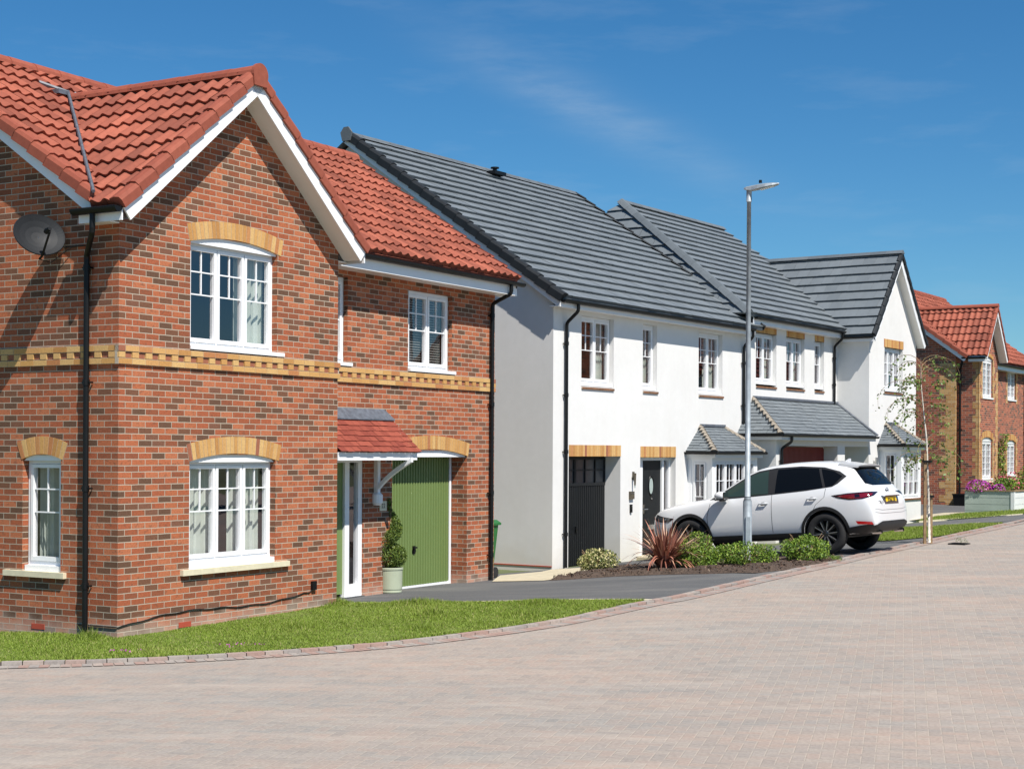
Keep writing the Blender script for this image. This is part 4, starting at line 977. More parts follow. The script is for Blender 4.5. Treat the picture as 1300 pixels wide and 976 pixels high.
def white_house_2():
    H = thing('rendered_house', 'white rendered house with a hipped grey roof, projecting front gable and maroon garage door', 'house', (FB[0][0], FB[0][1], 0), ang(FB), 'white rendered houses in the row')
    F0 = front(0.); m = .69; FW = front(-.9)
    wb = MB(); WO = [(9.10, 10.28, 3.80, 5.09, .12), (10.87, 12.0, 3.80, 5.09, .12), (12.65, 13.27, 3.80, 5.09, .12)]
    wall(wb, F0, 8.5, 14.15, -.2, [(8.5, 5.42), (14.15, 5.42)], WO)
    mw = 1.15; Z7 = 7.65-.15
    wall(wb, FW, 14.15, 17.75, -.2, [(14.15, Z7-mw*1.8), (15.95, Z7), (17.75, Z7-mw*1.8)], [(15.27, 16.67, 3.84, 5.06, .12), (15.1, 16.3, 1.0, 2.24, .1)])
    wb.face([(14.15, -.9, -.2), (14.15, 6, -.2), (14.15, 6, 5.42), (14.15, -.9, 5.42)])
    wall(wb, right(17.75), -.9, 9, -.2, [(-.9, 5.40), (9, 5.40)])
    zt = lambda y: 5.45-.14+m*(y+.3)
    wall(wb, right(16.3), 0, 8.9, 4.5, [(0, zt(0)), (4.45, zt(4.45)), (8.9, zt(0))])
    wb.face([(8.9, 9, -.2), (17.75, 9, -.2), (17.75, 9, 5.4), (8.9, 9, 5.4)])
    # garage projection
    G0 = front(-.9)
    wall(wb, G0, 8.3, 14.145, -.2, [(8.3, 2.56), (14.145, 2.56)], [(8.66, 12.02, -.15, 2.36, .38), (12.50, 14.145, -.15, 2.36, .2)])
    wb.face([(8.3, -.9, -.2), (8.3, -.003, -.2), (8.3, -.003, 2.56), (8.3, -.9, 2.56)])
    wb.build('wall', 'render', H)
    fl = MB(); fl.box(8.6, 17.6, .25, 8.9, 2.9, 3.1); fl.build('floor', 'room', H)
    lintels(H, [(F0, 9.10, 10.28, 5.09, 5.235), (F0, 10.87, 12.0, 5.09, 5.235), (F0, 12.65, 13.27, 5.09, 5.235), (FW, 15.22, 16.72, 5.06, 5.28)])
    sills(H, [(F0, 9.10, 10.28, 3.80), (F0, 10.87, 12.0, 3.80), (F0, 12.65, 13.27, 3.80), (FW, 15.24, 16.72, 3.84)])
    window(H, F0, 9.11, 10.27, 3.90, 5.087, .11, 2, cill=.1, curtain=(0, .3)); window(H, F0, 10.88, 11.99, 3.90, 5.087, .11, 2, cill=.1, curtain=(0, .35)); window(H, F0, 12.66, 13.26, 3.90, 5.087, .11, 1, cill=.1, curtain=(0, .2))
    window(H, FW, 15.28, 16.66, 3.92, 5.057, .11, 3, rows=(.33, .66), cill=.1, curtain=(.1, .2))
    gd = lower_door(H, 8.7, 12.0, .1, 2.34, -.54, 'reddoor', top_glass=False)
    bay(H, 14.95, 16.47, -.9, .6, .2, .99, 2.24, 3, -.1)
    hip_roof(H, 14.82, 16.62, -.9, -1.62, 2.43, 15.40, 16.05, 2.98, .10)
    # lean-to canopy over garage and porch
    hip_roof(H, 8.10, 14.14, 0., -1.12, 2.64, 8.95, 14.14, 3.50, .135, name='lean_to_roof', right_hip=False)
    vl = MB(); vl.tube([(14.12, -1.16, 2.66), (14.12, 0, 3.53)], .03, 6); vl.build('abutment_flashing', 'lead', H)
    # main roof with steep left hip
    k = 2.25/3.28
    rb = MB(); Lr = math.hypot(4.75, 4.75*m); V = (0, 1, m); hl = lambda v: (2.25*v/Lr, 8.2)
    tiled(rb, (8.12, -.3, 5.45), (1, 0, 0), V, 8.2, Lr, .335, lift=.054, tilew=.335, xr=hl)
    roof_under(rb, (8.12, -.3, 5.44), (1, 0, 0), V, 8.2, Lr, xr=hl); roof_under(rb, (8.12, 9.2, 5.44), (1, 0, 0), (0, -1, m), 8.2, Lr, .03, xr=hl)
    Lh = math.hypot(2.25, 3.28)
    tiled(rb, (8.12, 9.2, 5.45), (0, -1, 0), (2.25, 0, 3.28), 9.5, Lh, .335, lift=.054, tilew=.335, xr=lambda v: (4.75*v/Lh, 9.5-4.75*v/Lh))
    RF = rb.build('roof', 'slate', H)
    rg = MB(); ridge(rg, (10.35, 4.45, 8.78), (16.3, 4.45, 8.78), .125, angular=True); rg.build('ridge_tile', 'slatecap', RF); rg = MB(); ridge(rg, (8.14, -.3, 5.52), (10.38, 4.45, 8.80), .135, .40, angular=True); rg.build('hip_tile', 'slatecap', RF)
    # wing roof
    rb = MB(); w2 = 2.05; wl = math.hypot(w2, w2*mw); YL = 4.2; ze = 7.65-w2*mw
    xv = lambda v: (0, 1.12+max(.05, (ze+v*mw/math.hypot(1, mw)-5.45)/m-.3)+.15)
    for sx, dx_ in ((15.95-w2, 1), (15.95+w2, -1)):
        tiled(rb, (sx, -1.12, ze), (0, 1, 0), (dx_, 0, mw), YL, wl, .335, lift=.054, tilew=.335, xr=xv)
        roof_under(rb, (sx, -1.12, ze-.01), (0, 1, 0), (dx_, 0, mw), YL, wl, xr=xv)
    RW = rb.build('roof', 'slate', H)
    rg = MB(); ridge(rg, (15.95, -1.16, 7.69), (15.95, 2.95, 7.69), .12, angular=True); rg.build('ridge_tile', 'slatecap', RW)
    verges(RW, [((15.95-w2, -1.13, ze), (15.93, -1.13, 7.63), (0, -1, 0)), ((15.95+w2, -1.13, ze), (15.97, -1.13, 7.63), (0, -1, 0))], .335, .06, .12, lift=.05, mat='slatedark')
    barge(RW, (15.95-w2, -1.12, ze), (15.95, -1.12, 7.65), (0, -1, 0), .22, .14, .07); barge(RW, (15.95+w2, -1.12, ze), (15.95, -1.12, 7.65), (0, -1, 0), .22, .16, .07)
    boxes('fascia', 'upvc', H, [(8.45, 14.0, -.245, -.223, 5.235, 5.42), (13.93, 13.95, -1.1, -.25, 5.13, 5.28)]); boxes('soffit', 'upvc', H, [(8.45, 14.14, -.222, -.001, 5.24, 5.255), (13.951, 14.149, -1.1, -.223, 5.14, 5.155)])
    gutter(H, (8.45, -.305, 5.40), (13.92, -.305, 5.40)); gutter(H, (13.88, -1.1, 5.26), (13.88, -.25, 5.26), out=(-1, 0, 0), clips=False)
    vpipe(H, [(13.80, -.305, 5.36), (13.80, -.305, 5.22), (13.86, -.055, 5.02), (13.86, -.055, 3.50)], .034, (4.7, 4.0))
    vpipe(H, [(8.62, -1.155, 2.58), (8.62, -1.155, 2.46), (8.50, -.955, 2.30), (8.50, -.955, .1)], .034, (2.0, 1.0))
    return H
M['smokeglass'] = glossy('garage_glazing', (.05, .055, .06), .25)
M['frost'] = glossy('frosted_glass', (.35, .42, .40), .2)
HB1 = white_house_1(); HB2 = white_house_2()
# ------------------------------------------------------------------ far brick house
def brick_house_D():
    H = thing('brick_house', 'far brick house with buff quoins and a small gable, at the end of the row', 'house', (FD[0][0], FD[0][1], 0), ang(FD), 'brick houses with red pantile roofs')
    F0 = front(0.); F6 = front(.6); L0 = left(0.); L1 = left(-.12); mE, mW = .73, 1.24
    XA, ZR = 1.17, 7.22
    zt = lambda y: 5.45-.12+mE*(y-.3)
    wb = MB()
    wall(wb, F0, 0, 2.34, .1, [(0, ZR-.15-mW*XA), (XA, ZR-.15), (2.34, ZR-.15-mW*XA)], [(.42, 1.72, 4.05, 5.50, .1), (.42, 1.72, 1.28, 2.74, .1)])
    wb.face([(0, 0, .1), (0, .85, .1), (0, .85, 5.5), (0, 0, 5.5)])
    wall(wb, L1, .75, 8, .1, [(.75, zt(.75)), (4.3, zt(4.3)), (8, zt(4.3)-mE*3.7)])
    wb.face([(2.34, 0, .1), (2.34, .6, .1), (2.34, .6, 5.4), (2.34, 0, 5.4)])
    wall(wb, F6, 2.34, 10, .1, [(2.34, 5.35), (10, 5.35)], [(5.95, 7.18, 4.15, 5.3, .1), (5.95, 7.18, 1.32, 2.68, .1)])
    wb.face([(10, .6, .1), (10, 8, .1), (10, 8, 5.4), (10, .6, 5.4)]); wb.face([(-.12, 8, .1), (10, 8, .1), (10, 8, 5.4), (-.12, 8, 5.4)])
    wb.build('wall', 'brickD', H)
    fl = MB(); fl.box(.1, 9.9, .8, 7.9, 2.9, 3.1); fl.build('floor', 'room', H)
    # buff quoins and window dressings
    def quoin(tf, a_, side, z0, z1, w1, w2, stp=.225):
        q = MB(); z = z0; k = 0
        while z < z1-.01:
            w = (w1, w2)[k % 2]; x0, x1 = (a_, a_+w) if side > 0 else (a_-w, a_); q.box(x0, x1, -.006, .03, z, min(z+stp, z1), .5, tf); z += stp; k += 1
        q.build('quoin', 'buffwall', H)
    quoin(L1, .745, 1, .1, 5.25, .56, .34); quoin(F0, -.006, 1, .1, 5.3, .22, .11); quoin(L0, -.005, 1, .1, 5.3, .22, .11)
    quoin(F0, 2.346, -1, .1, 5.0, .34, .23); quoin(F6, 2.36, 1, .1, 5.1, .11, .22)
    for z0, z1 in ((1.28, 2.75), (4.05, 5.4)):
        quoin(F0, .42, -1, z0, z1, .225, .112); quoin(F0, 1.72, 1, z0, z1, .225, .112); quoin(F6, 5.95, -1, z0, z1, .225, .112); quoin(F6, 7.18, 1, z0, z1, .225, .112)
    q = MB(); q.face([(-.12, .747, .1), (0.0, .747, .1), (0.0, .747, 5.4), (-.12, .747, 5.4)]); q.build('quoin_return', 'buffwall', H)
    arches(H, [(F0, .42, 1.72, .42, 1.72, 2.66, .10, .215, 18, 2.61, .04, .11), (F6, 5.95, 7.18, 5.95, 7.18, 2.60, .10, .215, 18, 2.55, .04, .11), (F0, .42, 1.72, .42, 1.72, 5.42, .10, .11, 18, 5.37, .04, .11)])
    boxes('stone_sill', 'sill', H, [(.30, 1.9, -.05, .05, 1.20, 1.27), (5.85, 7.3, .55, .65, 1.22, 1.29)])
    for tf, a0, a1, z0, z1 in ((F0, .43, 1.71, 4.10, 5.38), (F0, .43, 1.71, 1.34, 2.62), (F6, 5.96, 7.17, 4.20, 5.28), (F6, 5.96, 7.17, 1.38, 2.56)):
        window(H, tf, a0, a1, z0, z1, .07, 2, rows=(.2, .4, .6, .8), vfull=True, cill=.1, curtain=(.15, .25))
    # roofs
    ml = math.hypot(4.0, 4.0*mE); rb = MB()
    tiled(rb, (-.30, .3, 5.45), (1, 0, 0), (0, 1, mE), 10.6, ml, .335, wave=.205, amp=.042, lift=.042)
    roof_under(rb, (-.28, .3, 5.44), (1, 0, 0), (0, 1, mE), 10.5, ml); roof_under(rb, (-.28, 8.3, 5.44), (1, 0, 0), (0, -1, mE), 10.5, ml, .03)
    RF = rb.build('roof', 'pantile', H)
    rg = MB(); ridge(rg, (-.34, 4.3, 8.40), (10.3, 4.3, 8.40), .13); rg.build('ridge_tile', 'redcap', RF)
    verges(RF, [((-.33, .28, 5.46), (-.33, 4.26, 5.46+3.98*mE), (-1, 0, 0))], .335, .14, .14)
    barge(RF, (-.31, .3, 5.45), (-.31, 4.3, 8.37), (-1, 0, 0), .2, .15)
    rb = MB(); w2 = 1.42; wl = math.hypot(w2, w2*mW); ze = ZR-w2*mW
    xv = lambda v: (0, .28+.3+max(0, (ze+v*mW/math.hypot(1, mW)-5.45)/mE)+.12)
    for sx, dx_ in ((XA-w2, 1), (XA+w2, -1)):
        tiled(rb, (sx, -.28, ze), (0, 1, 0), (dx_, 0, mW), 3.2, wl, .335, wave=.205, amp=.042, lift=.042, xr=xv)
        roof_under(rb, (sx, -.28, ze-.01), (0, 1, 0), (dx_, 0, mW), 3.2, wl, xr=xv)
    RW = rb.build('roof', 'pantile', H)
    rg = MB(); ridge(rg, (XA, -.33, ZR+.02), (XA, 2.75, ZR+.02), .12); rg.build('ridge_tile', 'redcap', RW)
    verges(RW, [((XA-w2, -.30, ze), (XA-.03, -.30, ZR-.04), (0, -1, 0)), ((XA+w2, -.30, ze), (XA+.03, -.30, ZR-.04), (0, -1, 0))], .335, .10, .10)
    barge(RW, (XA-w2, -.30, ze), (XA, -.30, ZR), (0, -1, 0), .28, .14); barge(RW, (XA+w2, -.30, ze), (XA, -.30, ZR), (0, -1, 0), .28, .14)
    boxes('fascia', 'upvc', H, [(2.34, 10.2, .35, .37, 5.2, 5.4), (-.24, -.22, -.28, .3, 5.28, 5.46)]); boxes('soffit', 'upvc', H, [(2.34, 10.2, .371, .599, 5.2, 5.215), (-.219, -.001, -.28, .3, 5.28, 5.295)])
    gutter(H, (2.6, .29, 5.39), (10.3, .29, 5.39)); gutter(H, (-.28, -.28, 5.42), (-.28, .5, 5.42), out=(-1, 0, 0), clips=False)
    vpipe(H, [(-.26, .5, 5.38), (-.26, .5, 5.2), (-.055, .62, 5.05), (-.055, .62, .45)], .034, (4.5, 3.0, 1.5), nrm=(-1, 0, 0))
    vpipe(H, [(8.3, .29, 5.36), (8.3, .29, 5.2), (8.3, .54, 5.05), (8.3, .54, .45)], .034, (4.5, 3.0, 1.5))
    return H
HD = brick_house_D()
# ------------------------------------------------------------------ parked car
def car():
    cx_, cy_ = 4.70, 29.78                       # midpoint between the axles on the left side
    dirv = Vector((-FB[2][0], -FB[2][1]))        # towards the road
    fw = -dirv; lat = Vector(FB[1])              # fw into the drive; lat away from the viewer side
    yaw = math.atan2(fw.y, fw.x)
    # local: x forward, y left (towards the camera is y+?)
    c = Vector((cx_, cy_))+lat*.80
    zr = g(*(Vector((5.82, 29.03))+lat*.8)); zf = g(*(Vector((3.58, 30.53))+lat*.8)); pitch = math.atan2(zr-zf, 2.7)
    K = thing('parked_car', 'white five-door SUV with dark tinted rear windows parked nose-in beside the lamp post', 'car', (c.x, c.y, (zr+zf)/2+.01)); K.scale = (1.03, 1.02, 1.045)
    K.rotation_euler = (Matrix.Rotation(yaw, 4, 'Z') @ Matrix.Rotation(pitch, 4, 'Y')).to_euler()
    S = [ # x zl w zb wb zr wr zt
        (2.285, .46, .50, .70, .46, .73, .40, .75), (2.25, .38, .68, .78, .62, .83, .50, .86), (2.10, .31, .81, .88, .74, .93, .62, .965), (1.85, .28, .875, .94, .81, .99, .67, 1.03),
        (1.45, .28, .905, .985, .85, 1.04, .70, 1.08), (1.08, .28, .915, 1.015, .865, 1.075, .72, 1.115), (.90, .28, .918, 1.03, .872, 1.12, .735, 1.155), (.55, .28, .92, 1.045, .875, 1.32, .68, 1.36),
        (.15, .28, .92, 1.055, .875, 1.535, .625, 1.58), (-.25, .28, .92, 1.065, .875, 1.605, .60, 1.655), (-.85, .28, .92, 1.085, .875, 1.61, .60, 1.668), (-1.35, .28, .92, 1.11, .872, 1.58, .59, 1.645),
        (-1.70, .29, .915, 1.13, .86, 1.53, .575, 1.60), (-1.86, .30, .91, 1.13, .85, 1.46, .585, 1.525), (-2.02, .32, .90, 1.10, .835, 1.28, .625, 1.33), (-2.15, .35, .885, 1.04, .815, 1.10, .66, 1.13),
        (-2.24, .38, .86, .93, .79, .98, .66, 1.0), (-2.29, .42, .80, .78, .74, .82, .62, .83)]
    bm = bmesh.new(); rows = []
    for (x, zl, w, zb, wb, zr_, wr, zt) in S:
        pts = [(0, zl), (.78*w, zl), (w-.035, zl+.07), (w, (zl+zb)*.5-.03), (w-.006, zb-.16), (wb, zb), (wr+(wb-wr)*.12 if zr_-zb > .15 else (wr+wb)/2, zr_-(.03 if zr_-zb > .15 else .015)), (wr*.82, zt-.022), (wr*.4, zt-.004), (0, zt)]
        rows.append(([bm.verts.new((x, y, z)) for y, z in pts], [None]+[bm.verts.new((x, -y, z)) for y, z in pts[1:-1]]+[None]))
    def g2(r, k, s_): return r[0][k] if (s_ == 0 or k in (0, 9)) else r[1][k]
    for a, b in zip(rows, rows[1:]):
        for s_ in (0, 1):
            for k in range(9):
                q = [g2(a, k, s_), g2(a, k+1, s_), g2(b, k+1, s_), g2(b, k, s_)]
                bm.faces.new(q if s_ else q[::-1])
    for r, fl in ((rows[0], 0), (rows[-1], 1)):
        for s_ in (0, 1):
            for k in range(9):
                pass
        loop = [g2(r, k, 0) for k in range(10)]+[g2(r, k, 1) for k in range(8, 0, -1)]
        # quad strips across the end
        for k in range(0, 9):
            A = [g2(r, k, 0), g2(r, k+1, 0), g2(r, k+1, 1), g2(r, k, 1)]
            A = [v for i_, v in enumerate(A) if v not in A[:i_]]
            if len(A) >= 3: bm.faces.new(A if not fl else A[::-1])
    bmesh.ops.recalc_face_normals(bm, faces=bm.faces)
    cl = bm.edges.layers.float.new('crease_edge')
    me = bpy.data.meshes.new('body'); bm.to_mesh(me); bm.free()
    ob = bpy.data.objects.new('body', me); COL.objects.link(ob)
    sm = ob.modifiers.new('s', 'SUBSURF'); sm.levels = 3; sm.render_levels = 3
    dg = bpy.context.evaluated_depsgraph_get(); dg.update()
    full = bpy.data.meshes.new_from_object(ob.evaluated_get(dg))
    bvh = BVHTree.FromPolygons([v.co.copy() for v in full.vertices], [tuple(p.vertices) for p in full.polygons])
    # wheel openings
    cut = bpy.data.meshes.new('cut'); cb_ = bmesh.new()
    for x in (1.35, -1.35):
        for s_ in (1, -1):
            bmesh.ops.create_cone(cb_, cap_ends=True, segments=40, radius1=.405, radius2=.405, depth=.6, matrix=Matrix.Translation((x, s_*.86, .375)) @ Matrix.Rotation(R(90), 4, 'X'))
    cb_.to_mesh(cut); cb_.free(); co_ = bpy.data.objects.new('cut', cut); COL.objects.link(co_)
    bo = ob.modifiers.new('b', 'BOOLEAN'); bo.object = co_; bo.operation = 'DIFFERENCE'; bo.solver = 'EXACT'
    dg = bpy.context.evaluated_depsgraph_get(); dg.update()
    fin = bpy.data.meshes.new_from_object(ob.evaluated_get(dg)); fin.name = 'body'
    bpy.data.objects.remove(ob); bpy.data.objects.remove(co_)
    # paint above, black below / inside the arches
    fin.materials.clear(); fin.materials.append(M['paint']); fin.materials.append(M['cladding'])
    for p in fin.polygons:
        c0 = p.center; n = p.normal
        inw = min(math.hypot(c0.x-1.35, c0.z-.375), math.hypot(c0.x+1.35, c0.z-.375)) < .4075 and (abs(n.y) < .5 or abs(abs(c0.y)-.56) < .02)
        p.material_index = 1 if (inw or (c0.z < .33)) else 0
        p.use_smooth = not inw
    body = bpy.data.objects.new('body', fin); COL.objects.link(body); body.parent = K
    def hit(p, d): 
        loc_, nn, *_ = bvh.ray_cast(Vector(p), Vector(d)); return loc_, nn
    def patch(name, outline, to3, d, mat, off=.004, step=.05, parent=K, thick=0):
        """outline: 2D polygon; to3(a,b)->start point; rays along d; result hugs the body"""
        out = []
        for k in range(len(outline)):
            a, b = Vector(outline[k]), Vector(outline[(k+1) % len(outline)]); n = max(1, int((b-a).length/step)); out += [a.lerp(b, q/n) for q in range(n)]
        pts = list(out); ne = len(out)
        xs = [p.x for p in out]; ys = [p.y for p in out]
        def ins(x, y):
            c_ = False
            for k in range(ne):
                a, b = out[k], out[k-1]
                if (a.y > y) != (b.y > y) and x < (b.x-a.x)*(y-a.y)/(b.y-a.y)+a.x: c_ = not c_
            return c_
        x = min(xs)+step/2
        while x < max(xs):
            y = min(ys)+step/2
            while y < max(ys):
                if ins(x, y): pts.append(Vector((x, y)))
                y += step
            x += step
        vs, es, fs, *_ = delaunay_2d_cdt(pts, [], [list(range(ne))], 1, 1e-5)
        m_ = MB(); ok = []
        for p in vs:
            h, n = hit(to3(p.x, p.y), d)
            if h is None: m_.v.append((0, 0, 0)); ok.append(False)
            else:
                if n.dot(Vector(d)) > 0: n = -n
                m_.v.append(tuple(h+n*off)); ok.append(True)
        for f in fs:
            if all(ok[i_] for i_ in f): m_.f.append(tuple(f)); m_.t.append(.5)
        return m_.build(name, mat, parent, smooth=True)
    for s_ in (1, -1):
        T = lambda a, b, s_=s_: (a, s_*2, b); D = (0, -s_, 0)
        patch('window_trim', [(.93, 1.065), (.55, 1.27), (.22, 1.455), (.0, 1.535), (-.35, 1.575), (-.85, 1.575), (-1.30, 1.53), (-1.60, 1.44), (-1.74, 1.345), (-1.60, 1.225), (-1.50, 1.175), (-1.0, 1.130), (-.3, 1.095), (.4, 1.07)], T, D, 'cladding', .003, .04, body)
        patch('side_window', [(.80, 1.10), (.50, 1.265), (.22, 1.42), (.02, 1.495), (-.22, 1.53), (-.27, 1.115), (.3, 1.098)], T, D, 'carglass2', .006, .04, body)
        patch('side_window', [(-.40, 1.54), (-.85, 1.545), (-1.20, 1.51), (-1.33, 1.165), (-.9, 1.145), (-.40, 1.12)], T, D, 'carglass', .006, .04, body)
        patch('quarter_window', [(-1.25, 1.505), (-1.50, 1.445), (-1.665, 1.35), (-1.52, 1.20), (-1.38, 1.17)], T, D, 'carglass', .006, .03, body)
        # arch trims
        for x in (1.35, -1.35):
            ring = []
            for k in range(25):
                a = R(-3+186*k/24); ring.append((x+.405*math.cos(a), .375+.405*math.sin(a)))
            for k in range(24, -1, -1):
                a = R(-3+186*k/24); ring.append((x+.462*math.cos(a), .375+.462*math.sin(a)))
            patch('arch_trim', ring, T, D, 'cladding', .014, .03, body)
        patch('sill_trim', [(-.93, .30), (.93, .30), (.93, .40), (-.93, .40)], T, D, 'cladding', .012, .08, body)
        # shut lines
        for ln_ in ([(.955, .46), (.965, .75), (.90, 1.0), (.91, 1.0), (.975, .75), (.965, .46)], [(-.33, .42), (-.34, 1.1), (-.348, 1.1), (-.338, .42)], [(-.98, .50), (-1.2, .88), (-1.36, 1.0), (-1.38, 1.15), (-1.388, 1.15), (-1.368, 1.0), (-1.208, .88), (-.988, .50)]):
            patch('shut_line', ln_, T, D, 'cladding', .0015, .03, body)
        # handles
        for x, z in ((-.18, .945), (-1.13, .985)):
            h, n = hit((x, s_*2, z), D)
            hm = MB(); hm.tube([(x+.09, h.y+s_*.002, z-.004), (x+.07, h.y+s_*.035, z), (x-.07, h.y+s_*.035, z+.004), (x-.09, h.y+s_*.004, z+.004)], [.010, .014, .014, .010], 8); hm.build('door_handle', 'paint', body, smooth=True)
            cu = MB(); cu.lathe([(.0, 0), (.045, .001)], 16, Matrix.Translation((x, h.y+s_*.004, z-.004)) @ Matrix.Rotation(R(-90*s_), 4, 'X') @ Matrix.Diagonal((1.3, .7, 1, 1))); cu.build('handle_shade', 'rimd', body)  # flat dark disc, painted shade of the hollow behind the handle
        # mirror
        mm = MB(); mx_, mz = .60, 1.10; yb = .88*s_
        prof = [(-.0, .02), (.02, .07), (.06, .095), (.11, .085), (.16, .05), (.185, .0)]
        Mt = Matrix.Translation((mx_+.02, s_*(1.0), mz+.03)) @ Matrix.Rotation(R(90), 4, 'Y') @ Matrix.Diagonal((1.0, 1.45, 1, 1))
        mm.lathe([(.02, -.10), (.072, -.09), (.082, -.04), (.080, .03), (.055, .09), (.01, .11)], 20, Mt); MO = mm.build('wing_mirror', 'paint', K, smooth=True)
        mf = MB(); mf.box(mx_-.03, mx_+.06, min(yb, s_*.98), max(yb, s_*.98), mz-.065, mz-.02); mf.box(mx_-.07, mx_+.1, min(s_*.90, s_*1.1), max(s_*.90, s_*1.1), mz-.05, mz-.025); mf.build('mirror_foot', 'cladding', MO)
        gm_ = MB(); gm_.box(mx_-.092, mx_-.08, min(s_*.90, s_*1.10), max(s_*.90, s_*1.10), mz-.035, mz+.095); gm_.build('mirror_glass', 'chrome', MO)
        # tail lamp: projected diagonally on the corner
        dd = Vector((1, -s_*1.0, 0)).normalized(); sdv = Vector((0, 0, 1)).cross(dd)
        base_ = Vector((-2.0, s_*.80, 0))-dd*2
        TL = lambda a, b, s_=s_, base_=base_, sdv=sdv: tuple(base_+sdv*a*(-s_)*1.0+Vector((0, 0, b)))
        # a>0 towards the side, a<0 towards the hatch centre
        patch('tail_lamp_surround', [(-.42, 1.02), (-.2, 1.045), (.1, 1.055), (.40, 1.045), (.22, .98), (.0, .935), (-.18, .93), (-.34, .97)], TL, tuple(dd), 'smoke', .006, .035, body)
        patch('tail_lamp', [(-.34, 1.008), (-.2, 1.024), (.06, 1.030), (.22, 1.015), (.14, .98), (.0, .95), (-.16, .948), (-.28, .975)], TL, tuple(dd), 'redlamp', .010, .03, body)
        patch('tail_lamp_inner', [(-.10, .965), (-.03, .965), (-.03, 1.02), (-.10, 1.02)], TL, tuple(dd), 'smoke', .012, .03, body)
        # head lamp
        dh = Vector((-1, -s_*.9, 0)).normalized(); sh = Vector((0, 0, 1)).cross(dh); bh = Vector((2.0, s_*.76, 0))-dh*2
        HL = lambda a, b, bh=bh, sh=sh, s_=s_: tuple(bh+sh*a*s_+Vector((0, 0, b)))
        patch('headlamp', [(-.30, .76), (-.1, .80), (.34, .90), (.22, .80), (.05, .72), (-.2, .69)], HL, tuple(dh), 'smoke', .006, .03, body)
        patch('headlamp_lens', [(-.24, .76), (-.1, .785), (.10, .83), (.05, .75), (-.1, .715)], HL, tuple(dh), 'lampclear', .009, .03, body)
    # rear
    TR = lambda a, b: (-4, a, b); DR = (1, 0, 0)
    patch('rear_window', [(-.66, 1.20), (-.46, 1.165), (.46, 1.165), (.66, 1.20), (.60, 1.36), (.53, 1.50), (.3, 1.53), (-.3, 1.53), (-.53, 1.50), (-.60, 1.36)], TR, DR, 'carglass', .005, .05, body)
    patch('lower_bumper', [(-.82, .46), (-.70, .50), (-.55, .53), (.55, .53), (.70, .50), (.82, .46), (.76, .36), (-.76, .36)], TR, DR, 'cladding', .015, .05, body)
    for s_ in (1, -1):
        TS = lambda a, b, s_=s_: (a, s_*2, b)
        patch('lower_bumper', [(-1.80, .36), (-1.78, .45), (-2.0, .48), (-2.22, .50), (-2.24, .38), (-2.0, .34)], TS, (0, -s_, 0), 'cladding', .014, .04, body)
        dd = Vector((1, -s_*1.0, 0)).normalized(); sdv = Vector((0, 0, 1)).cross(dd); base_ = Vector((-2.05, s_*.78, 0))-dd*2
        patch('rear_reflector', [(-.13, .505), (.10, .49), (.07, .535), (-.16, .56)], lambda a, b, base_=base_, sdv=sdv, s_=s_: tuple(base_+sdv*a*(-s_)+Vector((0, 0, b))), tuple(dd), 'reflector', .019, .03, body)
    for s_ in (1, -1):
        ex = MB(); ex.tube([(-2.27, s_*.55, .345), (-2.10, s_*.55, .345)], .036, 14, cap=False); ex.build('exhaust_tip', 'chrome', K, smooth=True)
    sp_ = MB(); n = 12
    for k in range(n):
        y0 = -.56+1.12*k/n; y1 = -.56+1.12*(k+1)/n; f0 = -.03*(y0/.56)**2; f1 = -.03*(y1/.56)**2
        sp_.hexa([(-1.55, y0, 1.56+f0), (-1.55, y1, 1.56+f1), (-1.90, y1, 1.515+f1), (-1.90, y0, 1.515+f0), (-1.55, y0, 1.612+f0), (-1.55, y1, 1.612+f1), (-1.92, y1, 1.550+f1), (-1.92, y0, 1.550+f0)])
    sp_.build('roof_spoiler', 'paint', K)
    sl2 = MB(); sl2.box(-1.915, -1.87, -.50, .50, 1.49, 1.512); sl2.build('spoiler_underside', 'cladding', K)
    h, n = hit((-4, 0, .90), DR)
    patch('plate_recess_shade', [(-.34, .82), (.34, .82), (.42, .97), (-.42, .97)], TR, DR, 'lampclear', .002, .05, body)  # dark flush patch: shading of the plate recess painted on the hatch
    gr = MB(); gr.box(h.x-.035, h.x+.06, -.36, .36, .955, .975); gr.build('boot_garnish', 'chrome', K)
    pm = MB(); pm.hexa([(h.x-.012, -.26, .835), (h.x-.012, .26, .835), (h.x+.02, .26, .835), (h.x+.02, -.26, .835), (h.x-.006, -.26, .945), (h.x-.006, .26, .945), (h.x+.03, .26, .945), (h.x+.03, -.26, .945)]); P = pm.build('number_plate', 'plate', K)
    text_mesh('plate_text', 'YD66 YJF', .10, (h.x-.016, 0, .857), P, 'ink', 90, -90, .0)
    bx_, n2 = hit((-4, 0, 1.06), DR)
    em = MB(); 
    em.tube([(bx_.x-.012, .062*math.cos(a), 1.06+.048*math.sin(a)) for a in np.linspace(0, 6.283, 25)], .006, 6, cap=False)
    em.tube([(bx_.x-.013, .052*a, 1.06+.030*abs(a)-.012) for a in np.linspace(-1, 1, 13)], .006, 6); em.build('badge', 'rimd', K)
    b2_, n3 = hit((-4, .55, .86), DR)
    text_mesh('boot_badge', 'CX-5', .07, (b2_.x-.012, .55, .84), K, 'rimd', 90, -90-18, .001)
    for z in (.72, .66): patch('crease_shade', [(-.80, z+.03), (-.5, z), (.5, z), (.80, z+.03), (.80, z+.036), (.5, z+.007), (-.5, z+.007), (-.80, z+.036)], TR, DR, 'riml', .0015, .05, body)  # flat grey strips: the creases' shade put into colour, no relief
    # windscreen
    TF = lambda a, b: (a, b, 3)
    patch('windscreen', [(.98, -.62), (1.0, 0), (.98, .62), (.16, .50), (.06, 0), (.16, -.50)], TF, (0, 0, -1), 'carglass2', .005, .06, body)
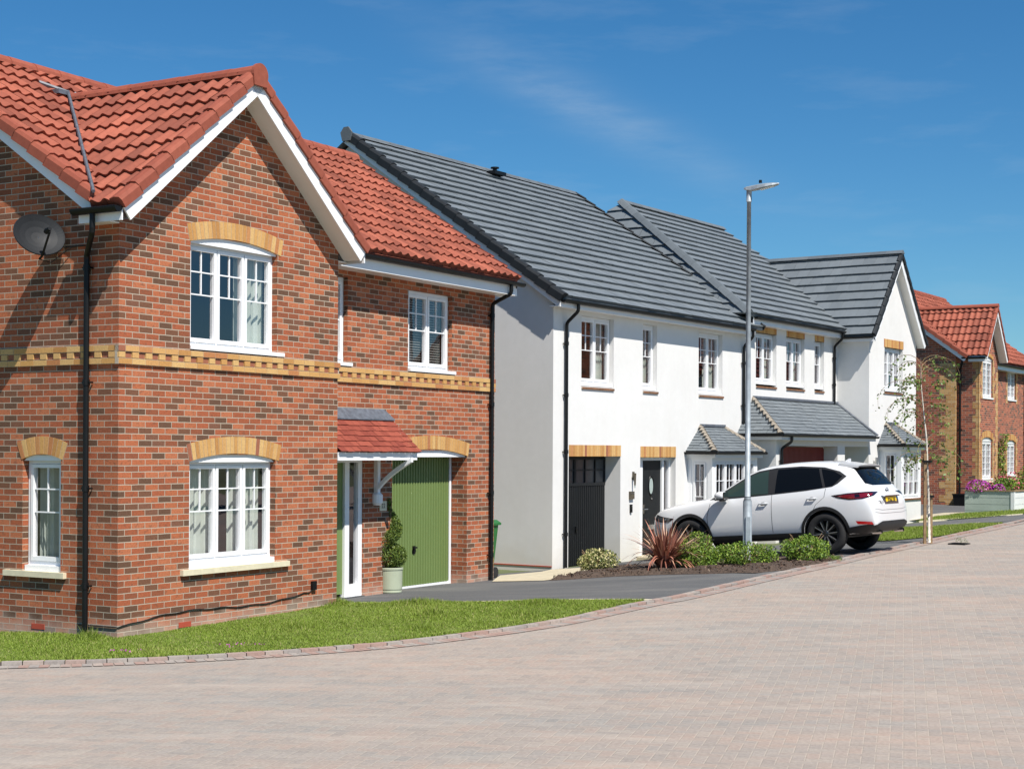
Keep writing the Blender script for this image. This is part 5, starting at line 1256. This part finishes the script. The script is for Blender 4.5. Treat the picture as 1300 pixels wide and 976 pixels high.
    ant = MB(); ant.hexa([(-1.44, -.012, 1.625), (-1.44, .012, 1.625), (-1.56, .016, 1.615), (-1.56, -.016, 1.615), (-1.53, -.004, 1.672), (-1.53, .004, 1.672), (-1.565, .004, 1.668), (-1.565, -.004, 1.668)]); ant.build('roof_antenna', 'paint', K)
    ub = MB(); ub.box(-1.7, 2.0, -.70, .70, .27, .36); ub.build('underbody', 'cladding', K)
    # wheels
    wz = .362
    tp = [(.235, -.095), (.245, -.112), (.30, -.118), (.335, -.108), (.352, -.095), (.360, -.07), (.362, -.04), (.356, -.038), (.356, -.030), (.362, -.028), (.363, .028), (.356, .03), (.356, .038), (.362, .04), (.360, .07), (.352, .095), (.335, .108), (.30, .118), (.245, .112), (.235, .095)]
    for x in (1.35, -1.35):
        for s_ in (1, -1):
            Wp = MB(); Mx = Matrix.Translation((x, s_*.80, wz)) @ Matrix.Rotation(R(-90*s_), 4, 'X')
            Wp.lathe([(r, z) for r, z in tp], 48, Mx); WH = Wp.build('wheel', 'tyre', K, smooth=True)
            bd = MB(); bd.lathe([(.236, .098), (.244, .108), (.230, .100), (.218, .06), (.20, -.02), (.19, -.09), (.0, -.09)], 40, Mx); bd.build('rim_barrel', 'cladding', WH, smooth=True)
            sk = MB(); sk2 = MB()
            for k in range(10):
                for j, (tw, mt) in enumerate(((-.075, sk), (.075, sk2))):
                    a = 2*math.pi*k/10+tw*1.3; a2 = 2*math.pi*k/10+tw*.5*2.1
                    ca, sa = math.cos(a2), math.sin(a2); px, py = -math.sin(a2), math.cos(a2)
                    i0 = (.05*math.cos(a), .05*math.sin(a)); o0 = (.226*ca, .226*sa); w0, w1 = .007, .0075
                    q = [(i0[0]+px*w0, i0[1]+py*w0), (i0[0]-px*w0, i0[1]-py*w0), (o0[0]-px*w1, o0[1]-py*w1), (o0[0]+px*w1, o0[1]+py*w1)]
                    zz = [.088, .088, .096, .096]
                    mt.hexa([tuple(Mx @ Vector((p[0], p[1], z_-.03))) for p, z_ in zip(q, zz)]+[tuple(Mx @ Vector((p[0], p[1], z_))) for p, z_ in zip(q, zz)])
            sk.build('rim_spokes', 'rimd', WH); sk2.build('rim_spokes', 'riml', WH)
            hb = MB(); hb.lathe([(.062, .05), (.062, .085), (.045, .094), (.0, .095)], 20, Mx); hb.lathe([(.225, .085), (.232, .100), (.238, .100)], 40, Mx); hb.build('hub', 'rimd', WH, smooth=True)
    return K
car()

# ------------------------------------------------------------------ street lamp
def lamp():
    X, Y = 4.13, 27.6; z = g(X, Y); K = thing('street_lamp', 'tall grey galvanised lamp post standing in the planted bed before the parked car', 'street lamp', (X, Y, z))
    b = MB(); b.tube([(0, 0, -.2), (0, 0, 1.12), (0, 0, 1.18)], [.078, .078, .052], 20); b.build('base_section', 'galv', K, smooth=True)
    b = MB(); b.tube([(0, 0, 1.15), (0, 0, 3.5), (0, 0, 6.52)], [.05, .044, .036], 18); b.tube([(0, 0, 1.16), (0, 0, 1.20)], .058, 18); b.build('pole', 'galv', K, smooth=True)
    b = MB(); b.tube([(0, 0, 6.36), (0, 0, 6.60)], .047, 16); b.build('spigot', 'galv', K, smooth=True)
    d = Vector((.93, -.36, 0)).normalized(); n = Vector((-d.y, d.x, 0)); u = Vector((0, 0, 1))
    b = MB(); prof = [(-.09, .035, .01, .03), (-.05, .06, -.01, .045), (.05, .075, -.03, .055), (.16, .105, -.015, .062), (.30, .115, .0, .068), (.42, .105, .015, .066), (.50, .07, .03, .06), (.53, .03, .042, .054)]
    P = lambda x, y, z_: d*x+n*y+u*(6.58+z_+x*.05)
    R_ = [[P(x, w, lo), P(x, w*.85, hi-.02), P(x, w*.4, hi), P(x, -w*.4, hi), P(x, -w*.85, hi-.02), P(x, -w, lo), P(x, -w*.6, lo-.004), P(x, w*.6, lo-.004)] for x, w, lo, hi in prof]
    for a, c in zip(R_, R_[1:]):
        for k in range(8): b.face([a[k], a[(k+1) % 8], c[(k+1) % 8], c[k]])
    b.face(R_[0]); b.face(R_[-1]); H = b.build('lamp_head', 'galv', K)
    gl_ = MB(); gl_.hexa([P(.20, -.08, -.032), P(.20, .08, -.032), P(.44, .075, .008), P(.44, -.075, .008), P(.20, -.08, -.012), P(.20, .08, -.012), P(.44, .075, .02), P(.44, -.075, .02)]); gl_.build('lens', 'frost', H)
    pc = MB(); c0 = P(.20, 0, .09); pc.tube([tuple(c0), tuple(c0+u*.05)], [.03, .026], 10); pc.build('photocell', 'blackpvc', H)
    dr = MB(); dr.box(-.04, .04, -.081, -.07, .35, .85); D = dr.build('access_door', 'galv', K)
lamp()

# ------------------------------------------------------------------ foliage helpers
def leaves(mb, pts, size, aspect=.5, tl=(0, 1), up=.3):
    k = len(pts)
    if k == 0: return
    P = np.asarray(pts, float); a = RNG.normal(size=(k, 3)); a[:, 2] += up; a /= np.linalg.norm(a, axis=1)[:, None]
    b = np.cross(a, RNG.normal(size=(k, 3))); b /= np.linalg.norm(b, axis=1)[:, None]
    s = size*(.6+.8*RNG.random(k))[:, None]; V = np.zeros((k*4, 3))
    V[0::4] = P-a*s*.5; V[1::4] = P+b*s*aspect*.5; V[2::4] = P+a*s*.5; V[3::4] = P-b*s*aspect*.5
    F = np.arange(k*4).reshape(k, 4); T = tl[0]+(tl[1]-tl[0])*RNG.random(k); mb.arrays(V, F, T)
def blob(n, c, r, shell=.55, flat=0, lumps=7, seed=0, jag=.25):
    rg = np.random.default_rng(seed); d = rg.normal(size=(n, 3)); d /= np.linalg.norm(d, axis=1)[:, None]
    L_ = rg.normal(size=(lumps, 3)); L_ /= np.linalg.norm(L_, axis=1)[:, None]
    bumpf = 1+jag*(np.max(d @ L_.T, axis=1)**4-.6)
    rad = (shell+(1-shell)*rg.random(n)**.5)*bumpf; P = d*rad[:, None]*np.array(r)+np.array(c)
    if flat is not None: P = P[P[:, 2] > flat]
    return P
def shrub(name, label, cat, X, Y, rx, ry, rz, n, size, mat, aspect=.5, seed=1, group=None, up=.6, jag=.3):
    z = g(X, Y)+.03; K = thing(name, label, cat, (X, Y, z), 0, group)
    m_ = MB(); st = MB(); rg = random.Random(seed)
    for k in range(16):
        a = rg.random()*6.28; q = rg.random()**.5; h = rz*(1.0+.8*rg.random())
        st.tube([(0, 0, -.03), (rx*.4*q*math.cos(a), ry*.4*q*math.sin(a), h*.5), (rx*.85*q*math.cos(a), ry*.85*q*math.sin(a), h)], .006, 4)
    P = blob(n, (0, 0, rz*.75), (rx, ry, rz), .45, .01, 14, seed, jag); leaves(m_, P, size, aspect, (0, 1), up)
    m_.build('foliage', mat, K); st.build('stem', 'wood', K); return K
shrub('shrub', 'small yellow variegated shrub at the left end of the bark bed', 'shrub', 1.50, 27.75, .36, .34, .22, 2600, .05, 'varie', .42, 3, 'shrubs in the bark bed', jag=.5)
shrub('shrub', 'dense mid green shrub tucked against the bronze strap-leaved plant', 'shrub', 3.15, 27.05, .42, .38, .25, 4200, .04, 'hebe', .5, 5, 'shrubs in the bark bed', jag=.5)
shrub('shrub', 'low green shrub behind the bronze plant, below the front wheel of the car', 'shrub', 3.25, 27.9, .40, .3, .32, 3000, .045, 'hebe', .5, 15, 'shrubs in the bark bed', jag=.5)
shrub('shrub', 'wide green shrub growing round the foot of the lamp post', 'shrub', 4.0, 26.95, .56, .38, .22, 4600, .04, 'hebe', .5, 8, 'shrubs in the bark bed', jag=.5)
shrub('shrub', 'round light green shrub nearest the rear wheel of the car', 'shrub', 5.08, 27.35, .40, .36, .27, 4200, .042, 'hebe', .55, 11, 'shrubs in the bark bed', jag=.5)
def phormium():
    X, Y = 2.62, 26.95; z = g(X, Y)+.02; K = thing('flax_plant', 'bronze and pink strap-leaved flax plant arching over the bark bed', 'plant', (X, Y, z)); m_ = MB(); rg = random.Random(4)
    for k in range(260):
        a = rg.random()*6.283; ln_ = .52+.48*rg.random(); lean = .15+1.25*rg.random()**.8; w = .012+.013*rg.random(); r0 = .10*rg.random()
        bx, by = r0*math.cos(a), r0*math.sin(a); pr = None; ti = rg.random()**1.2; n = 9; th = math.pi/2-lean*.42; px, pz = 0, 0; tw = rg.uniform(-.5, .5)
        a2 = a+rg.uniform(-.4, .4); droop = lean*rg.uniform(.06, .24)
        for s_ in range(n+1):
            f = s_/n; ww = w*(1-f**3)+.001; c, s2 = math.cos(a2), math.sin(a2); tt = tw*f
            q = (Vector((bx+px*c, by+px*s2, pz))+Vector((-s2, c, .5*tt))*ww, Vector((bx+px*c, by+px*s2, pz))-Vector((-s2, c, .5*tt))*ww)
            if pr: m_.face([pr[0], q[0], q[1], pr[1]], ti)
            pr = q; px += ln_/n*math.cos(th); pz += ln_/n*math.sin(th); th -= droop
            if pz < .01: pz = .01
    m_.build('foliage', 'phorm', K)
phormium()
# weeds at the bed tip
m_ = MB()
pts = [(x, y, g(x, y)+.04+.05*rt()) for x, y in ((5.55+rt(-.18, .2), 27.55+rt(-.2, .2)) for _ in range(500))]; leaves(m_, pts, .05, .18, (0, .8), 1.2)
tag(m_.build('weeds', 'hebe'), 'low straggling weeds at the tip of the planting bed', 'plant', None, 'stuff')
# bark chips
m_ = MB(); P = np.array([.6, 25.3])+RNG.random((9000, 2))*np.array([5.5, 3.7]); P = P[insB(P)][:3200]
leaves(m_, [(x, y, g(x, y)+.06+.02*rt()) for x, y in P], .05, .4, (0, 1), .0)
M['chips'] = tinted('bark_chips', [(0, (.05, .03, .02)), (.7, (.13, .08, .055)), (1, (.24, .17, .12))], nscale=20)
tag(m_.build('bark_chips', 'chips'), 'dark bark mulch scattered over the planting bed', 'mulch', None, 'stuff')
def birch():
    X, Y = 8.36, 31.6; z = g(X, Y)+.02; K = thing('birch_tree', 'slender young birch with a pale trunk and thin drooping leaves, tied to a stake', 'tree', (X, Y, z)); rg = random.Random(9)
    T = [(0.02, 0, 0), (.0, .01, 1.0), (-.05, 0, 2.1), (-.10, .02, 2.6), (-.16, .02, 3.2), (-.17, 0, 3.7)]
    b = MB(); b.tube(T, [.028, .023, .018, .013, .008, .004], 9); b.build('trunk', 'birch', K, smooth=True)
    br = MB(); lf = []
    def tp(h):
        for a, c in zip(T, T[1:]):
            if h <= c[2]: q = (h-a[2])/(c[2]-a[2]); return Vector(a).lerp(Vector(c), q)
        return Vector(T[-1])
    for k in range(54):
        h = 1.5+2.2*rg.random(); a = rg.random()*6.283; ln_ = (.5+.85*rg.random())*(1.15-.22*abs(h-2.4)); p = tp(h); pts = [p]; th = .9
        d = Vector((math.cos(a), math.sin(a)*.8, 0))
        for s_ in range(7):
            p = p+(d*math.cos(th)+Vector((0, 0, math.sin(th))))*ln_/7; th -= .42; pts.append(p)
        br.tube([tuple(q) for q in pts], [.0075-.0008*j for j in range(8)], 4, cap=False)
        for q0, q1 in zip(pts[2:], pts[3:]):
            for _ in range(5): 
                if rg.random() < .85: lf.append(tuple(q0.lerp(q1, rg.random())+Vector((rg.gauss(0, .035), rg.gauss(0, .035), rg.gauss(-.03, .035)))))
    br.build('branches', 'wood', K); m_ = MB(); leaves(m_, lf, .058, .7, (0, 1), -.3); m_.build('foliage', 'birchleaf', K)
    S = thing('tree_stake', 'rough brown timber stake supporting the young birch', 'stake', (X-.085, Y-.05, z), 0, 'stakes holding the birch'); b = MB(); b.hexa([(-.027, -.027, -.2), (.027, -.027, -.2), (.027, .027, -.2), (-.027, .027, -.2), (-.027, -.027, 1.78), (.027, -.027, 1.78), (.027, .027, 1.75), (-.027, .027, 1.75)]); b.build('post', 'wood', S)
    S2 = thing('tree_stake', 'shorter timber stake just right of the birch trunk', 'stake', (X+.07, Y+.05, z), 0, 'stakes holding the birch'); b = MB(); b.hexa([(-.022, -.022, -.2), (.022, -.022, -.2), (.022, .022, -.2), (-.022, .022, -.2), (-.022, -.022, .98), (.022, -.022, .98), (.022, .022, .97), (-.022, .022, .97)]); b.build('post', 'wood', S2)
    for (S_, h, o_) in ((S, 1.62, .09), (S2, .92, -.065)):
        t_ = MB(); t_.box(min(0, o_)-.045, max(0, o_)+.045, -.05, .05, h-.02, h+.025); t_.build('tree_tie', 'blackpvc', S_)
birch()
# ------------------------------------------------------------------ bin, pot, dish
def bin_():
    X, Y = W(FA, 9.80, 1.14); K = thing('wheelie_bin', 'green wheelie bin half hidden behind the corner of the near brick house', 'bin', (X, Y, g(X, Y)+.01), ang(FA))
    b = MB(); b.hexa([(-.23, -.22, .05), (.20, -.22, .05), (.20, .24, .05), (-.23, .24, .05), (-.29, -.29, .93), (.27, -.29, .93), (.27, .32, .93), (-.29, .32, .93)]); b.build('body', 'bin', K)
    b = MB(); b.box(-.31, .32, -.32, .36, .93, .965); b.hexa([(-.31, -.32, .965), (.32, -.32, .965), (.32, .36, .965), (-.31, .36, .965), (-.26, -.27, 1.02), (.25, -.27, 1.02), (.25, .32, 1.03), (-.26, .32, 1.03)]); b.build('lid', 'bin', K)
    b = MB(); b.tube([(.38, -.24, .95), (.38, .26, .95)], .018, 8); b.box(.27, .38, -.24, -.20, .93, .965); b.box(.27, .38, .22, .26, .93, .965); b.build('handle', 'bin', K)
    for s_ in (-1, 1): b = MB(); b.tube([(.20, s_*.24, .1), (.20, s_*.28, .1)], .1, 16); b.build('wheel', 'tyre', K)
bin_()
def pot():
    X, Y = -1.86, 24.22; z = g(X, Y)+.006; K = thing('plant_pot', 'round sage green glazed pot by the green garage door', 'pot', (X, Y, z))
    b = MB(); b.lathe([(0, .0), (.165, 0), (.178, .01), (.180, .03), (.174, .036), (.174, .05), (.181, .056), (.183, .07), (.187, .35), (.196, .358), (.198, .385), (.188, .392), (.172, .388), (.170, .33), (0, .33)], 36); b.build('pot_body', 'pot', K, smooth=False)
    b = MB(); b.lathe([(0, .335), (.17, .335)], 24); b.build('soil', 'soil', K)
    T = thing('topiary_conifer', 'dark green conifer clipped into a spiral, standing in the sage green pot', 'topiary', (X, Y, z+.33)); m_ = MB()
    P = []
    def tube_pts(n, path, rad):
        rg = np.random.default_rng(3)
        for _ in range(n):
            f = rg.random(); c = path(f); r = rad(f); d = rg.normal(size=3); d /= np.linalg.norm(d); P.append(tuple(np.array(c)+d*r*(.55+.45*rg.random()**.4)*(1+.06*rg.random())))
    P += [tuple(p) for p in blob(5200, (.01, 0, .24), (.245, .245, .205), .5, .03, 20, 2, .10)]
    tube_pts(4200, lambda f: (.115*math.cos(-2.4+f*6.4)*(1-f*.55), .115*math.sin(-2.4+f*6.4)*(1-f*.55), .42+f*.66), lambda f: .125-.065*f)
    leaves(m_, P, .032, .4, (0, 1), .9); m_.build('foliage', 'conifer', T); st = MB(); st.tube([(0, 0, -.02), (0, 0, 1.0)], [.022, .008], 8); st.build('stem', 'wood', T)
    # shift hint: the spiral leans over the ball
pot()
def dish():
    X, Y = W(FA, -.02, 1.03); K = thing('satellite_dish', 'oval dark grey satellite dish bracketed to the brick side wall under the eaves', 'satellite dish', (X, Y, 4.72), ang(FA))
    # reflector facing out of the wall and towards the sun
    nrm = Vector((-.42, -1.0, .42)).normalized(); c = Vector((-.33, -.10, .02)); up = Vector((0, 0, 1)); sx = nrm.cross(up).normalized(); sy = sx.cross(nrm).normalized()
    b = MB(); n = 40; rings = []
    for r in (0, .25, .5, .75, .95, 1.0, 1.03):
        dz = .09*r*r-.09 if r <= 1 else .0-.012
        rings.append([c+(sx*math.cos(2*math.pi*k/n)*.305+sy*math.sin(2*math.pi*k/n)*.265)*r+nrm*dz for k in range(n)])
    for a, d in zip(rings, rings[1:]):
        for k in range(n): b.face([a[k], a[(k+1) % n], d[(k+1) % n], d[k]])
    D = b.build('reflector', 'dish', K, smooth=True)
    l0 = c-sy*.27-nrm*.01; l1 = c-sy*.12+nrm*.30
    b = MB(); b.tube([tuple(l0-nrm*.1), tuple(l0), tuple(l1)], .014, 8); b.build('feed_arm', 'blackpvc', K)
    b = MB(); b.tube([tuple(l1+nrm*.02+sy*.03), tuple(l1-nrm*.08+sy*.05)], [.022, .035], 12); b.tube([tuple(l1-nrm*.09+sy*.05), tuple(l1-nrm*.10+sy*.05)], .034, 12); b.build('receiver', 'blackpvc', K)
    b = MB(); b.tube([tuple(c-nrm*.10), (-.12, .05, -.05), (-.01, .05, -.05)], .022, 8); b.box(-.02, .018, -.03, .13, -.17, .07); b.build('wall_bracket', 'steel', K)
    b = MB(); b.tube([tuple(l0-nrm*.1), (-.06, .0, -.28), (-.012, -.3, -.10), (-.012, -.5, -.10)], .006, 6, cap=False); b.build('cable', 'cable', K)
dish()
# fittings by the black front door
X, Y = W(FB, 3.08, 0); K = thing('wall_lantern', 'slim dark metal lantern on the white wall left of the black front door', 'lantern', (X, Y, 1.66), ang(FB))
b = MB(); b.tube([(0, -.08, -.15), (0, -.08, .10)], [.018, .028], 10); b.build('lantern_body', 'bronze', K); b = MB(); b.box(.02, .09, -.02, 0, -.04, .13); b.box(-.01, .03, -.07, -.015, .0, .03); b.build('back_plate', 'bronze', K)
b = MB(); b.tube([(0, -.08, -.21), (0, -.08, -.15)], [.01, .016], 8); b.build('finial', 'frost', K)
X, Y = W(FB, 3.04, 0); K = thing('letter_box', 'small bronze letter box fixed below the lantern on the white wall', 'letter box', (X, Y, 1.30), ang(FB))
b = MB(); b.box(-.08, .08, -.05, -.0, -.08, .08); b.build('box_body', 'bronze', K); b = MB(); b.box(-.07, .07, -.055, -.05, .03, .055); b.build('flap', 'steel', K)
X, Y = W(FB, 3.03, 0); K = thing('door_bell', 'small black key safe on the white wall under the letter box', 'key safe', (X, Y, 1.03), ang(FB))
b = MB(); b.box(-.035, .035, -.035, -.0, -.09, .08); b.build('case', 'blackpvc', K); b = MB(); b.tube([(0, -.03, .04), (0, -.045, .04)], .015, 8); b.build('button', 'steel', K)
X, Y = W(FB, 14.5, -.9); K = thing('wall_light', 'small grey wall light on the white gable beside the bay window', 'wall light', (X, Y, 1.95), ang(FB))
b = MB(); b.tube([(0, -.09, -.12), (0, -.09, .13)], .04, 10); b.build('lamp_body', 'steel', K); b = MB(); b.box(-.03, .03, -.09, 0, -.03, .03); b.build('back_plate', 'steel', K)

# ------------------------------------------------------------------ planter and far planting
def planter():
    X, Y = 13.99, 43.97; z = .42; K = thing('raised_planter', 'boarded grey-green and white raised planter on the grass before the far house', 'planter', (X, Y, z), ang(FB))
    # local x along street, y away from the road
    m1 = MB(); m2 = MB()
    for k in range(5):
        h0 = -.2+k*.185; m1.box(-.03, .0, .02, 1.35, h0, h0+.175); m2.box(.02, 3.2, -.03, .0, h0, h0+.175)
    m1.box(-.015, .015, .0, 1.35, -.2, .72); m2.box(.02, 3.2, -.015, .015, -.2, .72)
    m1.box(0, 3.2, 1.33, 1.36, -.2, .72); m2.box(3.18, 3.2, 0, 1.35, -.2, .72)
    m1.build('side_boards', 'planter', K); m2.build('front_boards', 'planterw', K)
    b = MB(); b.box(-.05, .05, -.05, .05, -.2, .73); b.build('corner_post', 'planterw', K)
    b = MB(); b.box(-.06, 3.25, -.06, .06, .72, .755); b.box(-.06, .06, .06, 1.4, .72, .755); b.build('capping', 'wood', K)
    b = MB(); b.box(.03, 3.15, .03, 1.3, .5, .64); b.build('soil', 'soil', K)
    def pl(name, label, x, y, r, n, size, mat, z0=.66, cat='flowers', seed=1, m2_=None, n2=0):
        wx, wy = X+FB[1][0]*x+FB[2][0]*y, Y+FB[1][1]*x+FB[2][1]*y
        T = thing(name, label, cat, (wx, wy, z+z0), 0, 'planting in the raised planter'); m_ = MB(); leaves(m_, blob(n, (0, 0, r[2]*.4), r, .3, -.05, 8, seed), size, .6); m_.build('foliage', 'hebe' if m2_ else mat, T)
        if m2_: q = MB(); leaves(q, blob(n2, (0, 0, r[2]*.5), tuple(v*1.08 for v in r), .85, .0, 8, seed+1), size*.9, .8); q.build('flower', m2_, T)['kind'] = 'stuff'
    pl('flower_clump', 'bright magenta flowers spilling over the left end of the grey planter', .2, 1.0, (.32, .30, .26), 500, .05, 'hebe', seed=2, m2_='pinkfl', n2=900)
    pl('flower_clump', 'second, lower magenta flower clump at the planter corner side', .32, .50, (.2, .2, .16), 260, .05, 'hebe', seed=6, m2_='pinkfl', n2=420)
    pl('shrub', 'leafy green shrub with red flowers above the planter corner', .75, .45, (.45, .35, .30), 1500, .06, 'hebe', cat='shrub', seed=3, m2_='redfl', n2=110)
    pl('shrub', 'green shrub with pink-red flowers at the right end of the planter', 1.7, .55, (.6, .4, .36), 1500, .06, 'hebe', cat='shrub', seed=4, m2_='redfl', n2=320)
planter()
X, Y = W(FD, 3.5, -1.2); K = shrub('shrub', 'tall light green shrub growing behind the raised planter', 'shrub', X, Y, .9, .7, .75, 3800, .07, 'hebe', .5, 21, 'shrubs before the far house')
X, Y = W(FD, 5.6, -1.4); K = shrub('shrub', 'bronze-leaved shrub against the far house, right of the climber', 'shrub', X, Y, .8, .6, .95, 3600, .07, 'darkleaf', .5, 22, 'shrubs before the far house')
X, Y = W(FD, 4.9, -.9); K = shrub('shrub', 'white flowering shrub below the far ground floor window', 'shrub', X, Y, .4, .4, .62, 900, .06, 'whitefl', .6, 23, 'shrubs before the far house')
X, Y = W(FD, 4.6, .42); K = thing('climbing_plant', 'green climber on the far brick wall left of the ground floor window', 'plant', (X, Y, .4), ang(FD))
m_ = MB(); leaves(m_, [(.28*math.sin(h*3)+rt(-.30, .30)*(1.1-h*.16), rt(-.16, .08), h) for h in (rt(0, 1)**.9*2.5 for _ in range(800))], .08, .6, (0, 1), .3); m_.build('foliage', 'hebe', K); b = MB(); b.tube([(0, 0, 0), (.1, 0, 1.2), (0, 0, 2.5)], .02, 6); b.build('stem', 'wood', K)
X, Y = W(FD, -.35, .35); K = thing('storage_box', 'small black plastic box on the drive at the corner of the far house', 'box', (X, Y, .44), ang(FD))
b = MB(); b.hexa([(-.25, -.32, 0), (.22, -.32, 0), (.22, .3, 0), (-.25, .3, 0), (-.28, -.36, .36), (.25, -.36, .36), (.25, .34, .36), (-.28, .34, .36)]); b.build('box_body', 'blackpvc', K); b = MB(); b.box(-.30, .27, -.38, .36, .36, .40); b.build('lid', 'blackpvc', K)
# weed tuft and drain in the road, manhole covers in the lawn
X, Y = 9.0, 31.5; m_ = MB(); leaves(m_, [(X+rt(-.13, .13), Y+rt(-.13, .13), g(X, Y)+.03+.08*rt()) for _ in range(60)], .06, .10, (0, .4), 2.5); tag(m_.build('weeds', 'hebe'), 'tuft of weed growing out of the road gully grate', 'plant', None, 'stuff')
def flat_cover(name, label, cat, X, Y, w, l, rz, mat, slots=True):
    K = thing(name, label, cat, (X, Y, g(X, Y)+.0), rz, 'inspection covers in the lawn' if 'cover' in name else None); b = MB(); b.box(-w/2, w/2, -l/2, l/2, -.02, .012); b.build('frame', mat, K)
    if slots:
        s = MB(); x = -w/2+.05
        while x < w/2-.04: s.box(x, x+.022, -l/2+.04, l/2-.04, .012, .018); x += .055
        s.build('grate', 'blackpvc', K)
flat_cover('drain_grate', 'dark road gully grate set in the paving near the birch', 'drain', 8.95, 31.5, .36, .34, ang(FB), 'blackpvc')
flat_cover('inspection_cover', 'dark inspection cover sunk in the lawn near the paved edge', 'cover', -.72, 20.5, .42, .42, .2, 'lead', False)
flat_cover('inspection_cover', 'dark inspection cover in the grass below the front window', 'cover', -2.72, 18.3, .40, .3, .2, 'lead', False)
# small pink clover flowers in the lawn edge
m_ = MB(); pts = []
for cx0, cy0 in ((-3.0, 17.35), (-2.85, 17.45), (-4.2, 16.9), (-4.05, 16.9), (-3.15, 17.5)):
    pts += [(cx0+rt(-.12, .12), cy0+rt(-.08, .08), g(cx0, cy0)+.07+.02*rt()) for _ in range(9)]
leaves(m_, pts, .018, .8); tag(m_.build('clover', 'pinkfl'), 'tiny pink clover flowers along the lawn edge', 'flowers', None, 'stuff')

# ------------------------------------------------------------------ across the road (outside the frame, seen mirrored in the windows)
def opposite():
    X, Y, rz = 27, 50, ang(FB)+R(180)
    K = thing('brick_house', 'plain brick house across the road, mirrored in the white houses windows', 'house', (X, Y, .4), rz, 'brick houses with red pantile roofs')
    w = MB(); wall(w, front(0), -7, 7, -.5, [(-7, 5), (7, 5)], [(-5, -3.4, .9, 2.1, .1), (2.5, 4.2, .9, 2.1, .1), (-5, -3.6, 3.5, 4.7, .1), (2.6, 4.2, 3.5, 4.7, .1), (-.6, .5, 0, 2.1, .1)]); wall(w, left(-7), 0, 8, -.5, [(0, 5), (4, 7.7), (8, 5)]); wall(w, right(7), 0, 8, -.5, [(0, 5), (4, 7.7), (8, 5)]); w.face([(-7, 8, -.5), (7, 8, -.5), (7, 8, 5), (-7, 8, 5)]); w.build('wall', 'brick', K)
    for a0, z0 in ((-5, .9), (2.5, .9), (-5, 3.5), (2.6, 3.5)): window(K, front(0), a0, a0+(1.6 if z0 < 1 else 1.4 if a0 < 0 else 1.6), z0, z0+1.2, .08, 2, curtain=None, room=False)
    d = MB(); d.box(-.58, .48, .05, .1, 0, 2.08); d.build('front_door', 'darkdoor', K)
    r = MB(); Lr = math.hypot(4.4, 3.1); tiled(r, (-7.2, -.4, 4.8), (1, 0, 0), (0, 4.4, 3.1), 14.4, Lr, .335, lift=.04, tilew=.335); roof_under(r, (-7.2, -.4, 4.78), (1, 0, 0), (0, 4.4, 3.1), 14.4, Lr); roof_under(r, (-7.2, 8.4, 4.78), (1, 0, 0), (0, -4.4, 3.1), 14.4, Lr, .03); r.build('roof', 'pantile', K)
    for k, (tx, ty, s, lab) in enumerate(((20, 33.5, 4.2, 'broad green garden tree across the road, furthest along'), (22, 26, 5.0, 'broad green garden tree across the road, nearest the camera'), (19, 29.5, 3.4, 'smaller round garden tree between two broad ones across the road'))):
        T = thing('garden_tree', lab, 'tree', (tx, ty, .3), 0, 'garden trees across the road'); b = MB(); b.tube([(0, 0, -.2), (.1, 0, s*.35), (0, .1, s*.75)], [.18, .12, .05], 8); b.build('trunk', 'wood', T)
        m2 = MB()
        for j in range(7):
            a = j*2.4; c = (s*.28*math.cos(a)*(j > 0), s*.28*math.sin(a)*(j > 0), s*(.55+.09*(j % 4))); leaves(m2, blob(900, c, (s*.26, s*.26, s*.22), .4, None, 9, j+k*10), s*.045, .6)
        m2.build('crown', 'treeleaf', T)
opposite()
